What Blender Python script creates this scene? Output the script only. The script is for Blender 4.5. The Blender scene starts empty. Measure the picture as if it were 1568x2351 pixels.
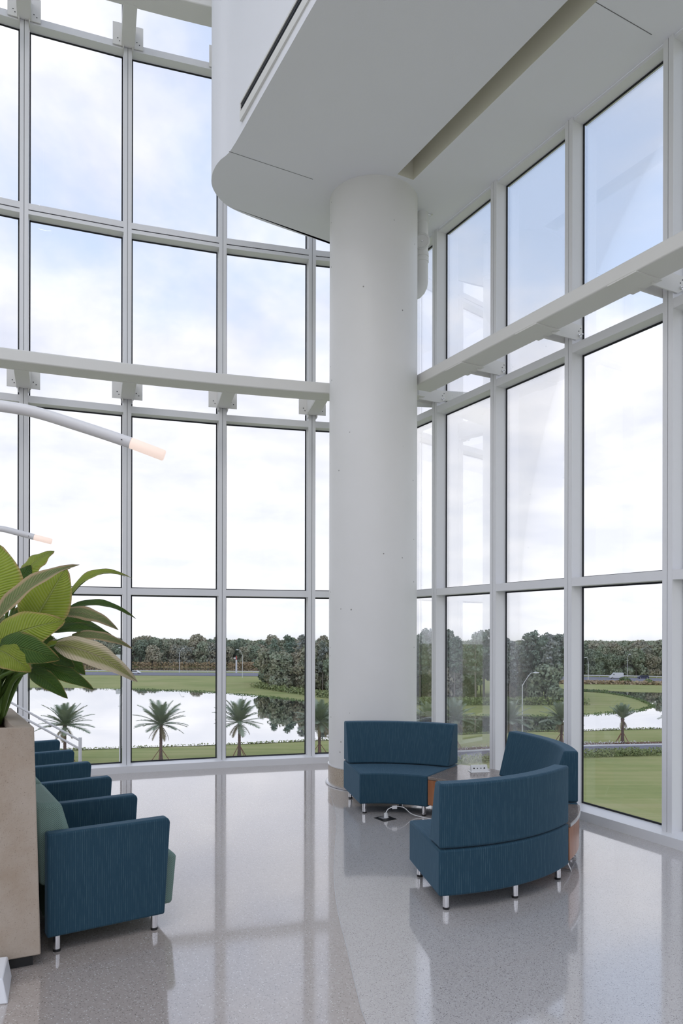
import bpy, bmesh, math, random
import numpy as np
from mathutils import Vector, Matrix
random.seed(7)
rng = np.random.default_rng(11)
S = bpy.context.scene
COL = S.collection

# ------------------------------------------------------------------ camera
F, CX, CY, HC, ROLL = 1650.0, 784.0, 1441.3, 1.7, 0.002
IW, IH = 1568.0, 2351.0
cam = bpy.data.cameras.new('camera')
cam.sensor_fit = 'VERTICAL'; cam.sensor_height = 36.0; cam.sensor_width = 24.0
cam.lens = F / IH * 36.0
cam.shift_y = (CY - IH / 2) / IH
cam.clip_start = 0.05; cam.clip_end = 3000
co = bpy.data.objects.new('camera', cam); COL.objects.link(co)
co.location = (0, 0, HC); co.rotation_euler = (math.pi / 2, -ROLL, 0)
S.camera = co
S.view_settings.view_transform = 'Standard'
S.view_settings.look = 'None'
S.view_settings.gamma = 1.0
S.view_settings.use_curve_mapping = False
S.view_settings.exposure = 1.52

def unp(u, v, y):
    """point of the place seen towards (u, v) at depth y"""
    x = u - CX; w = v - CY
    a = x * math.cos(ROLL) - w * math.sin(ROLL); b = x * math.sin(ROLL) + w * math.cos(ROLL)
    return Vector((a / F * y, y, HC - b / F * y))

# ------------------------------------------------------------------ node helpers
class NT:
    def __init__(s, tree): s.t = tree; s.t.nodes.clear()
    def n(s, typ, ins=None, **kw):
        nd = s.t.nodes.new(typ)
        for k, v in kw.items(): setattr(nd, k, v)
        if ins:
            for k, v in ins.items():
                sock = nd.inputs[k]
                if isinstance(v, bpy.types.NodeSocket): s.t.links.new(v, sock)
                else:
                    try: sock.default_value = v
                    except Exception: sock.default_value = (*v, 1.0)
        return nd
    def math(s, op, a, b=0.0, c=0.0, clamp=False):
        nd = s.n('ShaderNodeMath', {0: a, 1: b, 2: c}, operation=op); nd.use_clamp = clamp
        return nd.outputs[0]
    def mix(s, f, a, b, typ='MIX'):
        nd = s.t.nodes.new('ShaderNodeMix'); nd.data_type = 'RGBA'; nd.blend_type = typ
        for sock, v in ((nd.inputs[0], f), (nd.inputs[6], a), (nd.inputs[7], b)):
            if isinstance(v, bpy.types.NodeSocket): s.t.links.new(v, sock)
            elif isinstance(v, (int, float)): sock.default_value = v
            else: sock.default_value = (*v[:3], 1.0)
        return nd.outputs[2]
    def ramp(s, fac, stops, interp='LINEAR'):
        nd = s.n('ShaderNodeValToRGB', {0: fac}); cr = nd.color_ramp; cr.interpolation = interp
        while len(cr.elements) < len(stops): cr.elements.new(0.5)
        for e, (p, c) in zip(cr.elements, stops):
            e.position = p; e.color = (*c, 1.0) if len(c) == 3 else c
        return nd.outputs[0]
    def smooth(s, v, lo, hi, a=0.0, b=1.0):
        nd = s.n('ShaderNodeMapRange', {0: v, 1: lo, 2: hi, 3: a, 4: b}); nd.interpolation_type = 'SMOOTHSTEP'
        return nd.outputs[0]

# ------------------------------------------------------------------ sky
W = bpy.data.worlds.new('sky'); S.world = W; W.use_nodes = True
nt = NT(W.node_tree)
tc = nt.n('ShaderNodeTexCoord')
sep = nt.n('ShaderNodeSeparateXYZ', {0: tc.outputs['Generated']})
z = nt.math('MAXIMUM', sep.outputs[2], 0.0)
den = nt.math('ADD', z, 0.22)
px_ = nt.math('DIVIDE', sep.outputs[0], den); py_ = nt.math('DIVIDE', sep.outputs[1], den)
vec = nt.n('ShaderNodeCombineXYZ', {0: px_, 1: py_, 2: 0.0}).outputs[0]
vec = nt.n('ShaderNodeVectorMath', {0: vec, 1: (3.1, 1.7, 0.4)}, operation='ADD').outputs[0]
n1 = nt.n('ShaderNodeTexNoise', {'Vector': vec, 'Scale': 1.25, 'Detail': 7.0, 'Roughness': 0.55, 'Distortion': 0.25}).outputs[0]
n2 = nt.n('ShaderNodeTexNoise', {'Vector': vec, 'Scale': 2.6, 'Detail': 6.0, 'Roughness': 0.55, 'Distortion': 0.2}).outputs[0]
# more cover towards the horizon, thinner above
low = nt.smooth(z, 0.18, 0.50, 0.34, 0.0)
dens = nt.math('ADD', nt.math('MULTIPLY_ADD', n2, 0.30, n1), low)
cov = nt.smooth(dens, 0.52, 0.80)
blue = nt.ramp(z, [(0.0, (0.62, 0.67, 0.74)), (0.25, (0.40, 0.475, 0.61)), (0.6, (0.315, 0.392, 0.545)), (1.0, (0.31, 0.385, 0.535))])
shade = nt.ramp(n2, [(0.36, (0.44, 0.455, 0.525)), (0.50, (0.525, 0.53, 0.575)), (0.64, (0.62, 0.615, 0.64))])
hz_ = nt.smooth(z, 0.0, 0.40, 0.50, 0.0)
shade = nt.mix(hz_, shade, (0.58, 0.59, 0.61))
skyc = nt.mix(cov, blue, shade)
glow = nt.smooth(z, 0.02, 0.36, 1.04, 1.0)
skyc = nt.n('ShaderNodeVectorMath', {0: skyc, 'Scale': glow}, operation='SCALE').outputs[0]
ground = nt.smooth(sep.outputs[2], -0.05, 0.0)
skyc = nt.mix(ground, (0.25, 0.27, 0.22), skyc)
bg = nt.n('ShaderNodeBackground', {0: skyc, 1: 0.66})
nt.t.links.new(bg.outputs[0], nt.n('ShaderNodeOutputWorld').inputs[0])

# ------------------------------------------------------------------ materials
M = {}
def mat(name, base=(0.8, 0.8, 0.8), rough=0.5, metal=0.0, spec=0.5, coat=0.0, emit=None, estr=0.0, build=None):
    m = bpy.data.materials.new(name); m.use_nodes = True
    t = NT(m.node_tree)
    p = t.n('ShaderNodeBsdfPrincipled', {'Base Color': base, 'Roughness': rough, 'Metallic': metal, 'Specular IOR Level': spec, 'Coat Weight': coat})
    if emit: p.inputs['Emission Color'].default_value = (*emit, 1); p.inputs['Emission Strength'].default_value = estr
    out = t.n('ShaderNodeOutputMaterial', {0: p.outputs[0]})
    if build: build(t, p, out)
    M[name] = m; return m

def geo_pos(t): return t.n('ShaderNodeNewGeometry').outputs['Position']
def bump(t, p, h, dist, strength=1.0):
    p_ = t.n('ShaderNodeBump', {'Height': h, 'Distance': dist, 'Strength': strength})
    t.t.links.new(p_.outputs[0], p.inputs['Normal'])
def link(t, a, p, name): t.t.links.new(a, p.inputs[name])

def b_paint(c1, c2, scale=3.0, bd=0.0):
    def f(t, p, o):
        pos = geo_pos(t)
        n = t.n('ShaderNodeTexNoise', {'Vector': pos, 'Scale': scale, 'Detail': 3.0}).outputs[0]
        link(t, t.mix(n, c1, c2), p, 'Base Color')
        if bd:
            n2 = t.n('ShaderNodeTexNoise', {'Vector': pos, 'Scale': 180.0, 'Detail': 2.0}).outputs[0]
            bump(t, p, n2, bd, 0.3)
    return f
mat('ceiling_paint', rough=0.9, spec=0.2, build=b_paint((0.84, 0.845, 0.885), (0.86, 0.865, 0.905), 1.5, 0.002))
mat('wall_paint', rough=0.8, spec=0.3, build=b_paint((0.76, 0.76, 0.76), (0.80, 0.80, 0.80), 1.5, 0.001))
mat('cove_paint', rough=0.9, spec=0.2, build=b_paint((0.76, 0.74, 0.65), (0.80, 0.78, 0.69), 2.0))
mat('aluminium_white', rough=0.38, spec=0.5, build=b_paint((0.77, 0.77, 0.785), (0.80, 0.80, 0.815), 2.0))
mat('steel_white', rough=0.5, spec=0.4, build=b_paint((0.74, 0.73, 0.70), (0.78, 0.77, 0.74), 2.5))
mat('gasket_black', (0.012, 0.014, 0.018), 0.6)
mat('seam_grey', (0.20, 0.20, 0.21), 0.8)
mat('black_plastic', (0.012, 0.012, 0.013), 0.45)
mat('chrome', (0.80, 0.80, 0.82), 0.14, 1.0)
mat('satin_metal', (0.75, 0.75, 0.76), 0.3, 0.9)
mat('white_plastic', (0.78, 0.78, 0.78), 0.35)
mat('lamp_white', (0.74, 0.73, 0.74), 0.4)
mat('lamp_glow', (0.45, 0.38, 0.34), 0.5, emit=(1.0, 0.80, 0.71), estr=0.25)
mat('white_bench', (0.80, 0.81, 0.84), 0.3)

def b_column(t, p, o):
    pos = geo_pos(t)
    n = t.n('ShaderNodeTexNoise', {'Vector': pos, 'Scale': 2.2, 'Detail': 5.0}).outputs[0]
    c = t.mix(n, (0.76, 0.75, 0.73), (0.81, 0.80, 0.79))
    v = t.n('ShaderNodeTexVoronoi', {'Vector': pos, 'Scale': 9.0, 'Randomness': 1.0})
    spot = t.math('LESS_THAN', v.outputs['Distance'], 0.075)
    pick = t.math('GREATER_THAN', t.n('ShaderNodeSeparateColor', {0: v.outputs['Color']}).outputs[0], 0.72)
    spot = t.math('MULTIPLY', spot, pick)
    link(t, t.mix(spot, c, (0.30, 0.29, 0.27)), p, 'Base Color')
    n2 = t.n('ShaderNodeTexNoise', {'Vector': pos, 'Scale': 5.0, 'Detail': 4.0}).outputs[0]
    bump(t, p, t.math('SUBTRACT', n2, spot), 0.004, 0.6)
mat('column_paint', rough=0.42, spec=0.4, build=b_column)

def b_terrazzo(base1, base2, dark, light, sc, rough):
    def f(t, p, o):
        pos = geo_pos(t)
        big = t.n('ShaderNodeTexNoise', {'Vector': pos, 'Scale': 1.1, 'Detail': 3.0}).outputs[0]
        c = t.mix(big, base1, base2)
        v = t.n('ShaderNodeTexVoronoi', {'Vector': pos, 'Scale': sc})
        r = t.n('ShaderNodeSeparateColor', {0: v.outputs['Color']})
        inner = t.math('LESS_THAN', v.outputs['Distance'], 0.42)
        dk = t.math('MULTIPLY', t.math('GREATER_THAN', r.outputs[0], 0.80), inner)
        lt = t.math('MULTIPLY', t.math('GREATER_THAN', r.outputs[1], 0.88), inner)
        c = t.mix(t.math('MULTIPLY', r.outputs[2], 0.22), c, dark)
        c = t.mix(t.math('MULTIPLY', dk, 0.85), c, dark); c = t.mix(t.math('MULTIPLY', lt, 0.8), c, light)
        link(t, c, p, 'Base Color')
        w = t.n('ShaderNodeTexNoise', {'Vector': pos, 'Scale': 2.2, 'Detail': 2.0}).outputs[0]
        bump(t, p, w, 0.004, 0.35)
        sm = t.n('ShaderNodeTexNoise', {'Vector': pos, 'Scale': 3.0, 'Detail': 4.0}).outputs[0]
        link(t, t.smooth(sm, 0.3, 0.7, rough * 0.8, rough * 1.25), p, 'Roughness')
        p.inputs['IOR'].default_value = 1.55; p.inputs['Coat Roughness'].default_value = 0.06; p.inputs['Coat IOR'].default_value = 1.6
    return f
mat('terrazzo_warm', rough=0.1, spec=0.5, coat=1.0, build=b_terrazzo((0.42, 0.365, 0.33), (0.47, 0.415, 0.38), (0.22, 0.19, 0.175), (0.70, 0.67, 0.65), 130.0, 0.11))
mat('terrazzo_cool', rough=0.1, spec=0.5, coat=1.0, build=b_terrazzo((0.535, 0.50, 0.48), (0.585, 0.55, 0.53), (0.17, 0.155, 0.15), (0.68, 0.67, 0.67), 170.0, 0.11))
mat('terrazzo_tan', rough=0.35, spec=0.4, build=b_terrazzo((0.50, 0.42, 0.33), (0.55, 0.47, 0.37), (0.22, 0.16, 0.12), (0.7, 0.66, 0.6), 120.0, 0.35))
mat('laminate_stone', rough=0.16, spec=0.5, build=b_terrazzo((0.20, 0.165, 0.145), (0.24, 0.20, 0.175), (0.09, 0.07, 0.06), (0.45, 0.42, 0.40), 160.0, 0.16))
mat('mulch', rough=0.95, spec=0.1, build=b_paint((0.12, 0.075, 0.05), (0.24, 0.15, 0.11), 2.0))

def b_concrete(t, p, o):
    pos = geo_pos(t)
    n = t.n('ShaderNodeTexNoise', {'Vector': pos, 'Scale': 3.5, 'Detail': 6.0, 'Roughness': 0.65}).outputs[0]
    c = t.ramp(n, [(0.30, (0.40, 0.315, 0.24)), (0.52, (0.46, 0.385, 0.315)), (0.75, (0.50, 0.43, 0.365))])
    f = t.n('ShaderNodeTexNoise', {'Vector': pos, 'Scale': 160.0, 'Detail': 3.0, 'Roughness': 0.7}).outputs[0]
    pit = t.smooth(f, 0.60, 0.70)
    c = t.mix(t.math('MULTIPLY', pit, 0.6), c, (0.22, 0.17, 0.13))
    link(t, c, p, 'Base Color'); bump(t, p, t.math('SUBTRACT', f, pit), 0.003, 0.5)
mat('concrete', rough=0.85, spec=0.2, build=b_concrete)

def b_pinstripe(t, p, o):
    uv = t.n('ShaderNodeTexCoord').outputs['UV']
    s = t.n('ShaderNodeSeparateXYZ', {0: uv})
    ln = t.math('FRACT', t.math('MULTIPLY', s.outputs[0], 88.0))
    stripe = t.smooth(t.math('ABSOLUTE', t.math('SUBTRACT', ln, 0.5)), 0.10, 0.20, 1.0, 0.0)
    cell = t.math('FLOOR', t.math('MULTIPLY', s.outputs[0], 88.0))
    vv = t.n('ShaderNodeCombineXYZ', {0: t.math('MULTIPLY', cell, 7.31), 1: t.math('MULTIPLY', s.outputs[1], 9.0), 2: 0.0}).outputs[0]
    brk = t.n('ShaderNodeTexNoise', {'Vector': vv, 'Scale': 1.0, 'Detail': 2.0}).outputs[0]
    amt = t.math('MULTIPLY', stripe, t.smooth(brk, 0.38, 0.68, 0.06, 0.9))
    wv = t.n('ShaderNodeTexNoise', {'Vector': uv, 'Scale': 420.0, 'Detail': 2.0}).outputs[0]
    base = t.mix(wv, (0.013, 0.044, 0.073), (0.025, 0.073, 0.113))
    c = t.mix(t.math('MULTIPLY', amt, 0.5), base, (0.085, 0.155, 0.19))
    link(t, c, p, 'Base Color')
    p.inputs['Sheen Weight'].default_value = 0.22; p.inputs['Sheen Roughness'].default_value = 0.4
    p.inputs['Sheen Tint'].default_value = (0.45, 0.70, 0.95, 1)
    bump(t, p, wv, 0.0012, 0.4)
mat('fabric_blue', rough=0.75, spec=0.25, build=b_pinstripe)

def b_chevron(t, p, o):
    uv = t.n('ShaderNodeTexCoord').outputs['UV']
    s = t.n('ShaderNodeSeparateXYZ', {0: uv})
    zig = t.math('PINGPONG', s.outputs[0], 0.028)
    ph = t.math('FRACT', t.math('MULTIPLY', t.math('SUBTRACT', s.outputs[1], t.math('MULTIPLY', zig, 0.9)), 95.0))
    line = t.smooth(t.math('ABSOLUTE', t.math('SUBTRACT', ph, 0.5)), 0.12, 0.24, 1.0, 0.0)
    band = t.n('ShaderNodeTexNoise', {'Vector': uv, 'Scale': 14.0, 'Detail': 3.0}).outputs[0]
    c = t.mix(band, (0.19, 0.285, 0.245), (0.25, 0.36, 0.31))
    c = t.mix(t.math('MULTIPLY', line, t.smooth(band, 0.3, 0.7, 0.5, 0.9)), c, (0.075, 0.12, 0.11))
    link(t, c, p, 'Base Color'); bump(t, p, line, 0.001, 0.4)
mat('fabric_green', rough=0.8, spec=0.25, build=b_chevron)

def b_wood(t, p, o):
    uv = t.n('ShaderNodeTexCoord').outputs['UV']
    mp = t.n('ShaderNodeMapping', {0: uv, 3: (14.0, 1.3, 1.0)}).outputs[0]
    n = t.n('ShaderNodeTexNoise', {'Vector': mp, 'Scale': 2.5, 'Detail': 5.0, 'Distortion': 0.4}).outputs[0]
    link(t, t.ramp(n, [(0.3, (0.26, 0.09, 0.035)), (0.6, (0.36, 0.145, 0.065)), (0.8, (0.42, 0.19, 0.10))]), p, 'Base Color')
mat('cherry_wood', rough=0.28, spec=0.5, build=b_wood)

def b_glass(t, p, o):
    tr = t.n('ShaderNodeBsdfTransparent', {0: (0.980, 0.983, 0.990)})
    gl = t.n('ShaderNodeBsdfGlossy', {0: (1, 1, 1), 'Roughness': 0.0})
    fr = t.n('ShaderNodeFresnel', {0: 1.35})
    mx = t.n('ShaderNodeMixShader', {0: t.math('MULTIPLY', fr.outputs[0], 0.40), 1: tr.outputs[0], 2: gl.outputs[0]})
    t.t.links.new(mx.outputs[0], o.inputs[0])
mat('glass', build=b_glass)

def b_grass(t, p, o):
    pos = geo_pos(t)
    n = t.n('ShaderNodeTexNoise', {'Vector': pos, 'Scale': 0.06, 'Detail': 6.0, 'Roughness': 0.6}).outputs[0]
    mp = t.n('ShaderNodeMapping', {0: pos, 3: (0.05, 0.9, 1.0)}).outputs[0]
    st = t.n('ShaderNodeTexNoise', {'Vector': mp, 'Scale': 0.55, 'Detail': 5.0, 'Roughness': 0.65}).outputs[0]
    fine = t.n('ShaderNodeTexNoise', {'Vector': pos, 'Scale': 2.5, 'Detail': 4.0, 'Roughness': 0.7}).outputs[0]
    c = t.ramp(t.math('MULTIPLY_ADD', st, 0.55, t.math('MULTIPLY', n, 0.45)), [(0.34, (0.23, 0.275, 0.095)), (0.47, (0.325, 0.345, 0.130)), (0.58, (0.42, 0.39, 0.175)), (0.70, (0.46, 0.39, 0.24))])
    c = t.mix(t.math('MULTIPLY', fine, 0.5), c, (0.275, 0.305, 0.12))
    link(t, c, p, 'Base Color')
mat('grass', rough=0.95, spec=0.1, build=b_grass)
def b_water(t, p, o):
    pos = geo_pos(t)
    mp = t.n('ShaderNodeMapping', {0: pos, 3: (0.12, 0.35, 1.0)}).outputs[0]
    w = t.n('ShaderNodeTexNoise', {'Vector': mp, 'Scale': 1.0, 'Detail': 3.0}).outputs[0]
    df = t.n('ShaderNodeBsdfDiffuse', {0: (0.10, 0.11, 0.10)})
    gl = t.n('ShaderNodeBsdfGlossy', {0: (0.97, 0.97, 0.97), 'Roughness': 0.015})
    bp = t.n('ShaderNodeBump', {'Height': w, 'Distance': 0.02, 'Strength': 0.25})
    t.t.links.new(bp.outputs[0], gl.inputs['Normal'])
    mx = t.n('ShaderNodeMixShader', {0: 0.90, 1: df.outputs[0], 2: gl.outputs[0]})
    t.t.links.new(mx.outputs[0], o.inputs[0])
mat('water', build=b_water)
mat('asphalt', rough=0.9, spec=0.2, build=b_paint((0.19, 0.185, 0.215), (0.25, 0.245, 0.275), 0.4))
mat('kerb_white', rough=0.8, spec=0.2, build=b_paint((0.70, 0.69, 0.66), (0.78, 0.77, 0.75), 0.8))
mat('bark', rough=0.95, spec=0.1, build=b_paint((0.27, 0.23, 0.21), (0.40, 0.35, 0.32), 1.5))
mat('palm_bark', rough=0.95, spec=0.1, build=b_paint((0.12, 0.085, 0.075), (0.23, 0.17, 0.14), 6.0))
mat('stake_wood', (0.25, 0.12, 0.085), 0.9)
def b_foliage(cols, hue_noise=0.35):
    def f(t, p, o):
        oi = t.n('ShaderNodeObjectInfo').outputs['Random']
        n = t.n('ShaderNodeTexNoise', {'Vector': geo_pos(t), 'Scale': hue_noise, 'Detail': 3.0}).outputs[0]
        r = t.math('MULTIPLY_ADD', n, 0.7, t.math('MULTIPLY_ADD', oi, 0.62, -0.16))
        k = len(cols)
        link(t, t.ramp(r, [(0.15 + 0.7 * i / (k - 1), c) for i, c in enumerate(cols)]), p, 'Base Color')
    return f
mat('leaf_forest', rough=0.9, spec=0.1, build=b_foliage([(0.215, 0.265, 0.195), (0.285, 0.330, 0.225), (0.360, 0.360, 0.255), (0.400, 0.355, 0.250), (0.320, 0.335, 0.280)]))  # distance haze is put into these leaf colours, lighter and greyer
mat('leaf_pine', rough=0.9, spec=0.1, build=b_foliage([(0.180, 0.235, 0.180), (0.240, 0.300, 0.220), (0.305, 0.330, 0.280), (0.345, 0.355, 0.335)]))  # needle colours paled and greyed to stand in for haze
mat('leaf_shrub', rough=0.9, spec=0.1, build=b_foliage([(0.13, 0.19, 0.075), (0.22, 0.28, 0.11), (0.34, 0.35, 0.18)], 0.6))
mat('reed_tan', rough=0.95, spec=0.1, build=b_foliage([(0.32, 0.24, 0.14), (0.42, 0.31, 0.19), (0.48, 0.38, 0.25)], 0.2))
mat('flower_white', (0.75, 0.74, 0.70), 0.8)
mat('palm_frond', rough=0.6, spec=0.3, build=b_foliage([(0.20, 0.255, 0.165), (0.27, 0.32, 0.215), (0.34, 0.38, 0.27)], 0.5))
mat('palm_frond_dry', (0.27, 0.23, 0.14), 0.8)
mat('car_white', (0.80, 0.80, 0.80), 0.25, coat=0.5)
mat('car_blue', (0.03, 0.035, 0.09), 0.25, coat=0.5)
mat('car_glass', (0.02, 0.025, 0.03), 0.1)
mat('tyre', (0.015, 0.015, 0.015), 0.8)
mat('pole_white', (0.74, 0.74, 0.74), 0.5)
mat('sign_red', (0.45, 0.08, 0.07), 0.6)

def b_leaf(green1, green2, dry, vein, drywidth):
    def f(t, p, o):
        uv = t.n('ShaderNodeTexCoord').outputs['UV']
        s = t.n('ShaderNodeSeparateXYZ', {0: uv})
        av = t.math('ABSOLUTE', s.outputs[1])
        ph = t.math('SUBTRACT', t.math('MULTIPLY', s.outputs[0], 22.0), t.math('MULTIPLY', av, 4.5))
        wv = t.math('ABSOLUTE', t.math('SUBTRACT', t.math('FRACT', ph), 0.5))
        ln = t.smooth(wv, 0.02, 0.30, 1.0, 0.0)
        n = t.n('ShaderNodeTexNoise', {'Vector': uv, 'Scale': 3.0, 'Detail': 4.0}).outputs[0]
        c = t.mix(n, green1, green2)
        c = t.mix(t.math('MULTIPLY', ln, 0.62), c, vein)
        mid = t.smooth(av, 0.02, 0.06, 0.8, 0.0); c = t.mix(mid, c, vein)
        e = t.math('ADD', av, t.math('MULTIPLY', t.math('SUBTRACT', n, 0.5), 0.5))
        e = t.math('ADD', e, t.smooth(s.outputs[0], 0.75, 1.0, 0.0, 0.35))
        c = t.mix(t.smooth(e, 1.0 - drywidth, 1.12 - drywidth * 0.6), c, dry)
        link(t, c, p, 'Base Color')
        bump(t, p, t.math('SUBTRACT', wv, mid), 0.008, 1.0)
        tl = t.n('ShaderNodeBsdfTranslucent', {0: c})
        mx = t.n('ShaderNodeMixShader', {0: 0.38, 1: p.outputs[0], 2: tl.outputs[0]})
        t.t.links.new(mx.outputs[0], o.inputs[0])
    return f
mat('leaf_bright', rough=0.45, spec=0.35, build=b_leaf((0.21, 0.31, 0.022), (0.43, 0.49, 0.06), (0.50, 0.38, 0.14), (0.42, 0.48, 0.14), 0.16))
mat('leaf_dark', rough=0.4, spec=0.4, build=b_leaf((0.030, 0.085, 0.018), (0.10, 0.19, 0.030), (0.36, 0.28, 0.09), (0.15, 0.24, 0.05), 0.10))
mat('leaf_pale', rough=0.5, spec=0.35, build=b_leaf((0.12, 0.20, 0.06), (0.30, 0.34, 0.14), (0.56, 0.42, 0.25), (0.45, 0.40, 0.22), 0.50))
mat('leaf_dry', rough=0.6, spec=0.25, build=b_leaf((0.20, 0.24, 0.05), (0.42, 0.40, 0.16), (0.70, 0.60, 0.42), (0.50, 0.44, 0.26), 0.62))
mat('petiole_green', rough=0.45, spec=0.35, build=b_paint((0.075, 0.14, 0.03), (0.14, 0.23, 0.05), 6.0))
mat('soil', rough=0.95, spec=0.1, build=b_paint((0.035, 0.022, 0.015), (0.10, 0.06, 0.04), 40.0, 0.01))

# ------------------------------------------------------------------ mesh builder
class MB:
    def __init__(s): s.v = []; s.f = []; s.uv = []
    def face(s, pts, uvs=None):
        b = len(s.v); s.v += [tuple(p) for p in pts]; s.f.append(tuple(range(b, b + len(pts)))); s.uv.append(uvs)
    def mesh_add(s, verts, faces, uvs=None):
        b = len(s.v); s.v += [tuple(p) for p in verts]
        for i, f in enumerate(faces): s.f.append(tuple(b + k for k in f)); s.uv.append(uvs[i] if uvs else None)
    def box(s, c, sx, sy, sz, rz=0.0, taper=1.0):
        """box with bottom centre c"""
        x, y, z = c; ca, sa = math.cos(rz), math.sin(rz); vs = []
        for k, zz in enumerate((0, sz)):
            t = taper if k else 1.0
            for ax, ay in ((-1, -1), (1, -1), (1, 1), (-1, 1)):
                lx, ly = ax * sx / 2 * t, ay * sy / 2 * t
                vs.append((x + lx * ca - ly * sa, y + lx * sa + ly * ca, z + zz))
        s.mesh_add(vs, [(3, 2, 1, 0), (4, 5, 6, 7), (0, 1, 5, 4), (1, 2, 6, 5), (2, 3, 7, 6), (3, 0, 4, 7)])
        return s
    def prism(s, poly, z0, z1):
        n = len(poly); a = sum(poly[i][0] * poly[(i + 1) % n][1] - poly[(i + 1) % n][0] * poly[i][1] for i in range(n))
        if a < 0: poly = poly[::-1]
        vs = [(p[0], p[1], z0) for p in poly] + [(p[0], p[1], z1) for p in poly]
        fs = [tuple(range(n - 1, -1, -1)), tuple(range(n, 2 * n))] + [(i, (i + 1) % n, n + (i + 1) % n, n + i) for i in range(n)]
        s.mesh_add(vs, fs); return s
    def quadbox(s, p0, p1, off, z0, z1):
        """vertical slab over the quad p0 p1 p1+off p0+off (plan)"""
        return s.prism([(p0[0], p0[1]), (p1[0], p1[1]), (p1[0] + off[0], p1[1] + off[1]), (p0[0] + off[0], p0[1] + off[1])], z0, z1)
    def tube(s, path, r, n=10, cap=True):
        path = [Vector(p) for p in path]; rs = r if isinstance(r, (list, tuple)) else [r] * len(path)
        rings = []; up = None
        for i, p in enumerate(path):
            t = (path[min(i + 1, len(path) - 1)] - path[max(i - 1, 0)]).normalized()
            if up is None:
                h = Vector((0, 0, 1)) if abs(t.z) < 0.9 else Vector((1, 0, 0)); a = t.cross(h).normalized()
            else: a = (up - t * up.dot(t)).normalized()
            up = a; b = t.cross(a)
            rings.append([p + (a * math.cos(2 * math.pi * k / n) + b * math.sin(2 * math.pi * k / n)) * rs[i] for k in range(n)])
        vs = [q for rg in rings for q in rg]; fs = []; uvs = []
        L = 0.0
        for i in range(len(rings) - 1):
            for k in range(n):
                fs.append((i * n + k, (i + 1) * n + k, (i + 1) * n + (k + 1) % n, i * n + (k + 1) % n))
        if cap: fs += [tuple(range(n)), tuple(range(len(vs) - 1, len(vs) - n - 1, -1))]
        s.mesh_add(vs, fs); return s
    def lathe(s, c, prof, n=24, a0=0.0, a1=2 * math.pi):
        """prof: (r, z) list, around the vertical axis at c"""
        full = abs(a1 - a0 - 2 * math.pi) < 1e-6; m = n if full else n + 1; vs = []; fs = []; uvs = []
        for i in range(m):
            a = a0 + (a1 - a0) * i / n
            for r, z in prof: vs.append((c[0] + r * math.cos(a), c[1] + r * math.sin(a), c[2] + z))
        k = len(prof)
        for i in range(n):
            j = (i + 1) % m
            for q in range(k - 1): fs.append((i * k + q, j * k + q, j * k + q + 1, i * k + q + 1))
        s.mesh_add(vs, fs); return s
    def arc_solid(s, c, prof, a0, a1, n=28):
        """closed (r, z) profile swept from a0 to a1 with end faces; uv in metres along the arc"""
        k = len(prof); vs = []
        for i in range(n + 1):
            a = a0 + (a1 - a0) * i / n
            for r, z in prof: vs.append((c[0] + r * math.cos(a), c[1] + r * math.sin(a), z))
        per = [0.0]
        for q in range(k): per.append(per[-1] + math.dist(prof[q], prof[(q + 1) % k]))
        fs = []; uvs = []; rm = sum(p[0] for p in prof) / k
        for i in range(n):
            for q in range(k):
                q2 = (q + 1) % k
                fs.append((i * k + q, (i + 1) * k + q, (i + 1) * k + q2, i * k + q2))
                u0 = (a1 - a0) * i / n * rm; u1 = (a1 - a0) * (i + 1) / n * rm
                uvs.append([(u0, per[q]), (u1, per[q]), (u1, per[q + 1]), (u0, per[q + 1])])
        fs.append(tuple(range(k))); uvs.append([(p[0], p[1]) for p in prof])
        fs.append(tuple(n * k + q for q in range(k - 1, -1, -1))); uvs.append([(p[0], p[1]) for p in prof[::-1]])
        s.mesh_add(vs, fs, uvs); return s
    def build(s, name, m, parent=None, smooth=None, bevel=0.0, seg=3, local=False, origin=None):
        me = bpy.data.meshes.new(name)
        vs = np.array(s.v, dtype=float)
        off = np.zeros(3)
        if parent is None and origin is not None: off = np.array(origin, float)
        me.from_pydata((vs - off).tolist(), [], s.f)
        bm = bmesh.new(); bm.from_mesh(me)
        bmesh.ops.remove_doubles(bm, verts=bm.verts, dist=1e-5) if smooth is not None or bevel else None
        uvl = bm.loops.layers.uv.new('UVMap')
        keep = len(bm.faces) == len(s.f)
        bm.normal_update(); bm.faces.ensure_lookup_table()
        for i, f in enumerate(bm.faces):
            g = s.uv[i] if keep else None
            if g and len(g) == len(f.loops):
                for l, q in zip(f.loops, g): l[uvl].uv = q
            else:
                nn = f.normal
                if abs(nn.z) > 0.75:
                    for l in f.loops: l[uvl].uv = (l.vert.co.x, l.vert.co.y)
                else:
                    t = Vector((-nn.y, nn.x, 0)).normalized()
                    for l in f.loops: l[uvl].uv = (l.vert.co.dot(t), l.vert.co.z)
        bm.to_mesh(me); bm.free()
        me.materials.append(M[m])
        o = bpy.data.objects.new(name, me); COL.objects.link(o)
        if parent is None and origin is not None: o.location = origin
        if parent is not None:
            o.parent = parent
            if not local: o.matrix_parent_inverse = Matrix.Translation(-wloc(parent))
        if smooth is not None:
            me.polygons.foreach_set('use_smooth', [True] * len(me.polygons)); me.set_sharp_from_angle(angle=math.radians(smooth))
        if bevel:
            b = o.modifiers.new('bevel', 'BEVEL'); b.width = bevel; b.segments = seg; b.limit_method = 'ANGLE'; b.angle_limit = math.radians(40)
            me.polygons.foreach_set('use_smooth', [True] * len(me.polygons)); me.set_sharp_from_angle(angle=math.radians(35))
            b.harden_normals = False
        return o

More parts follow.
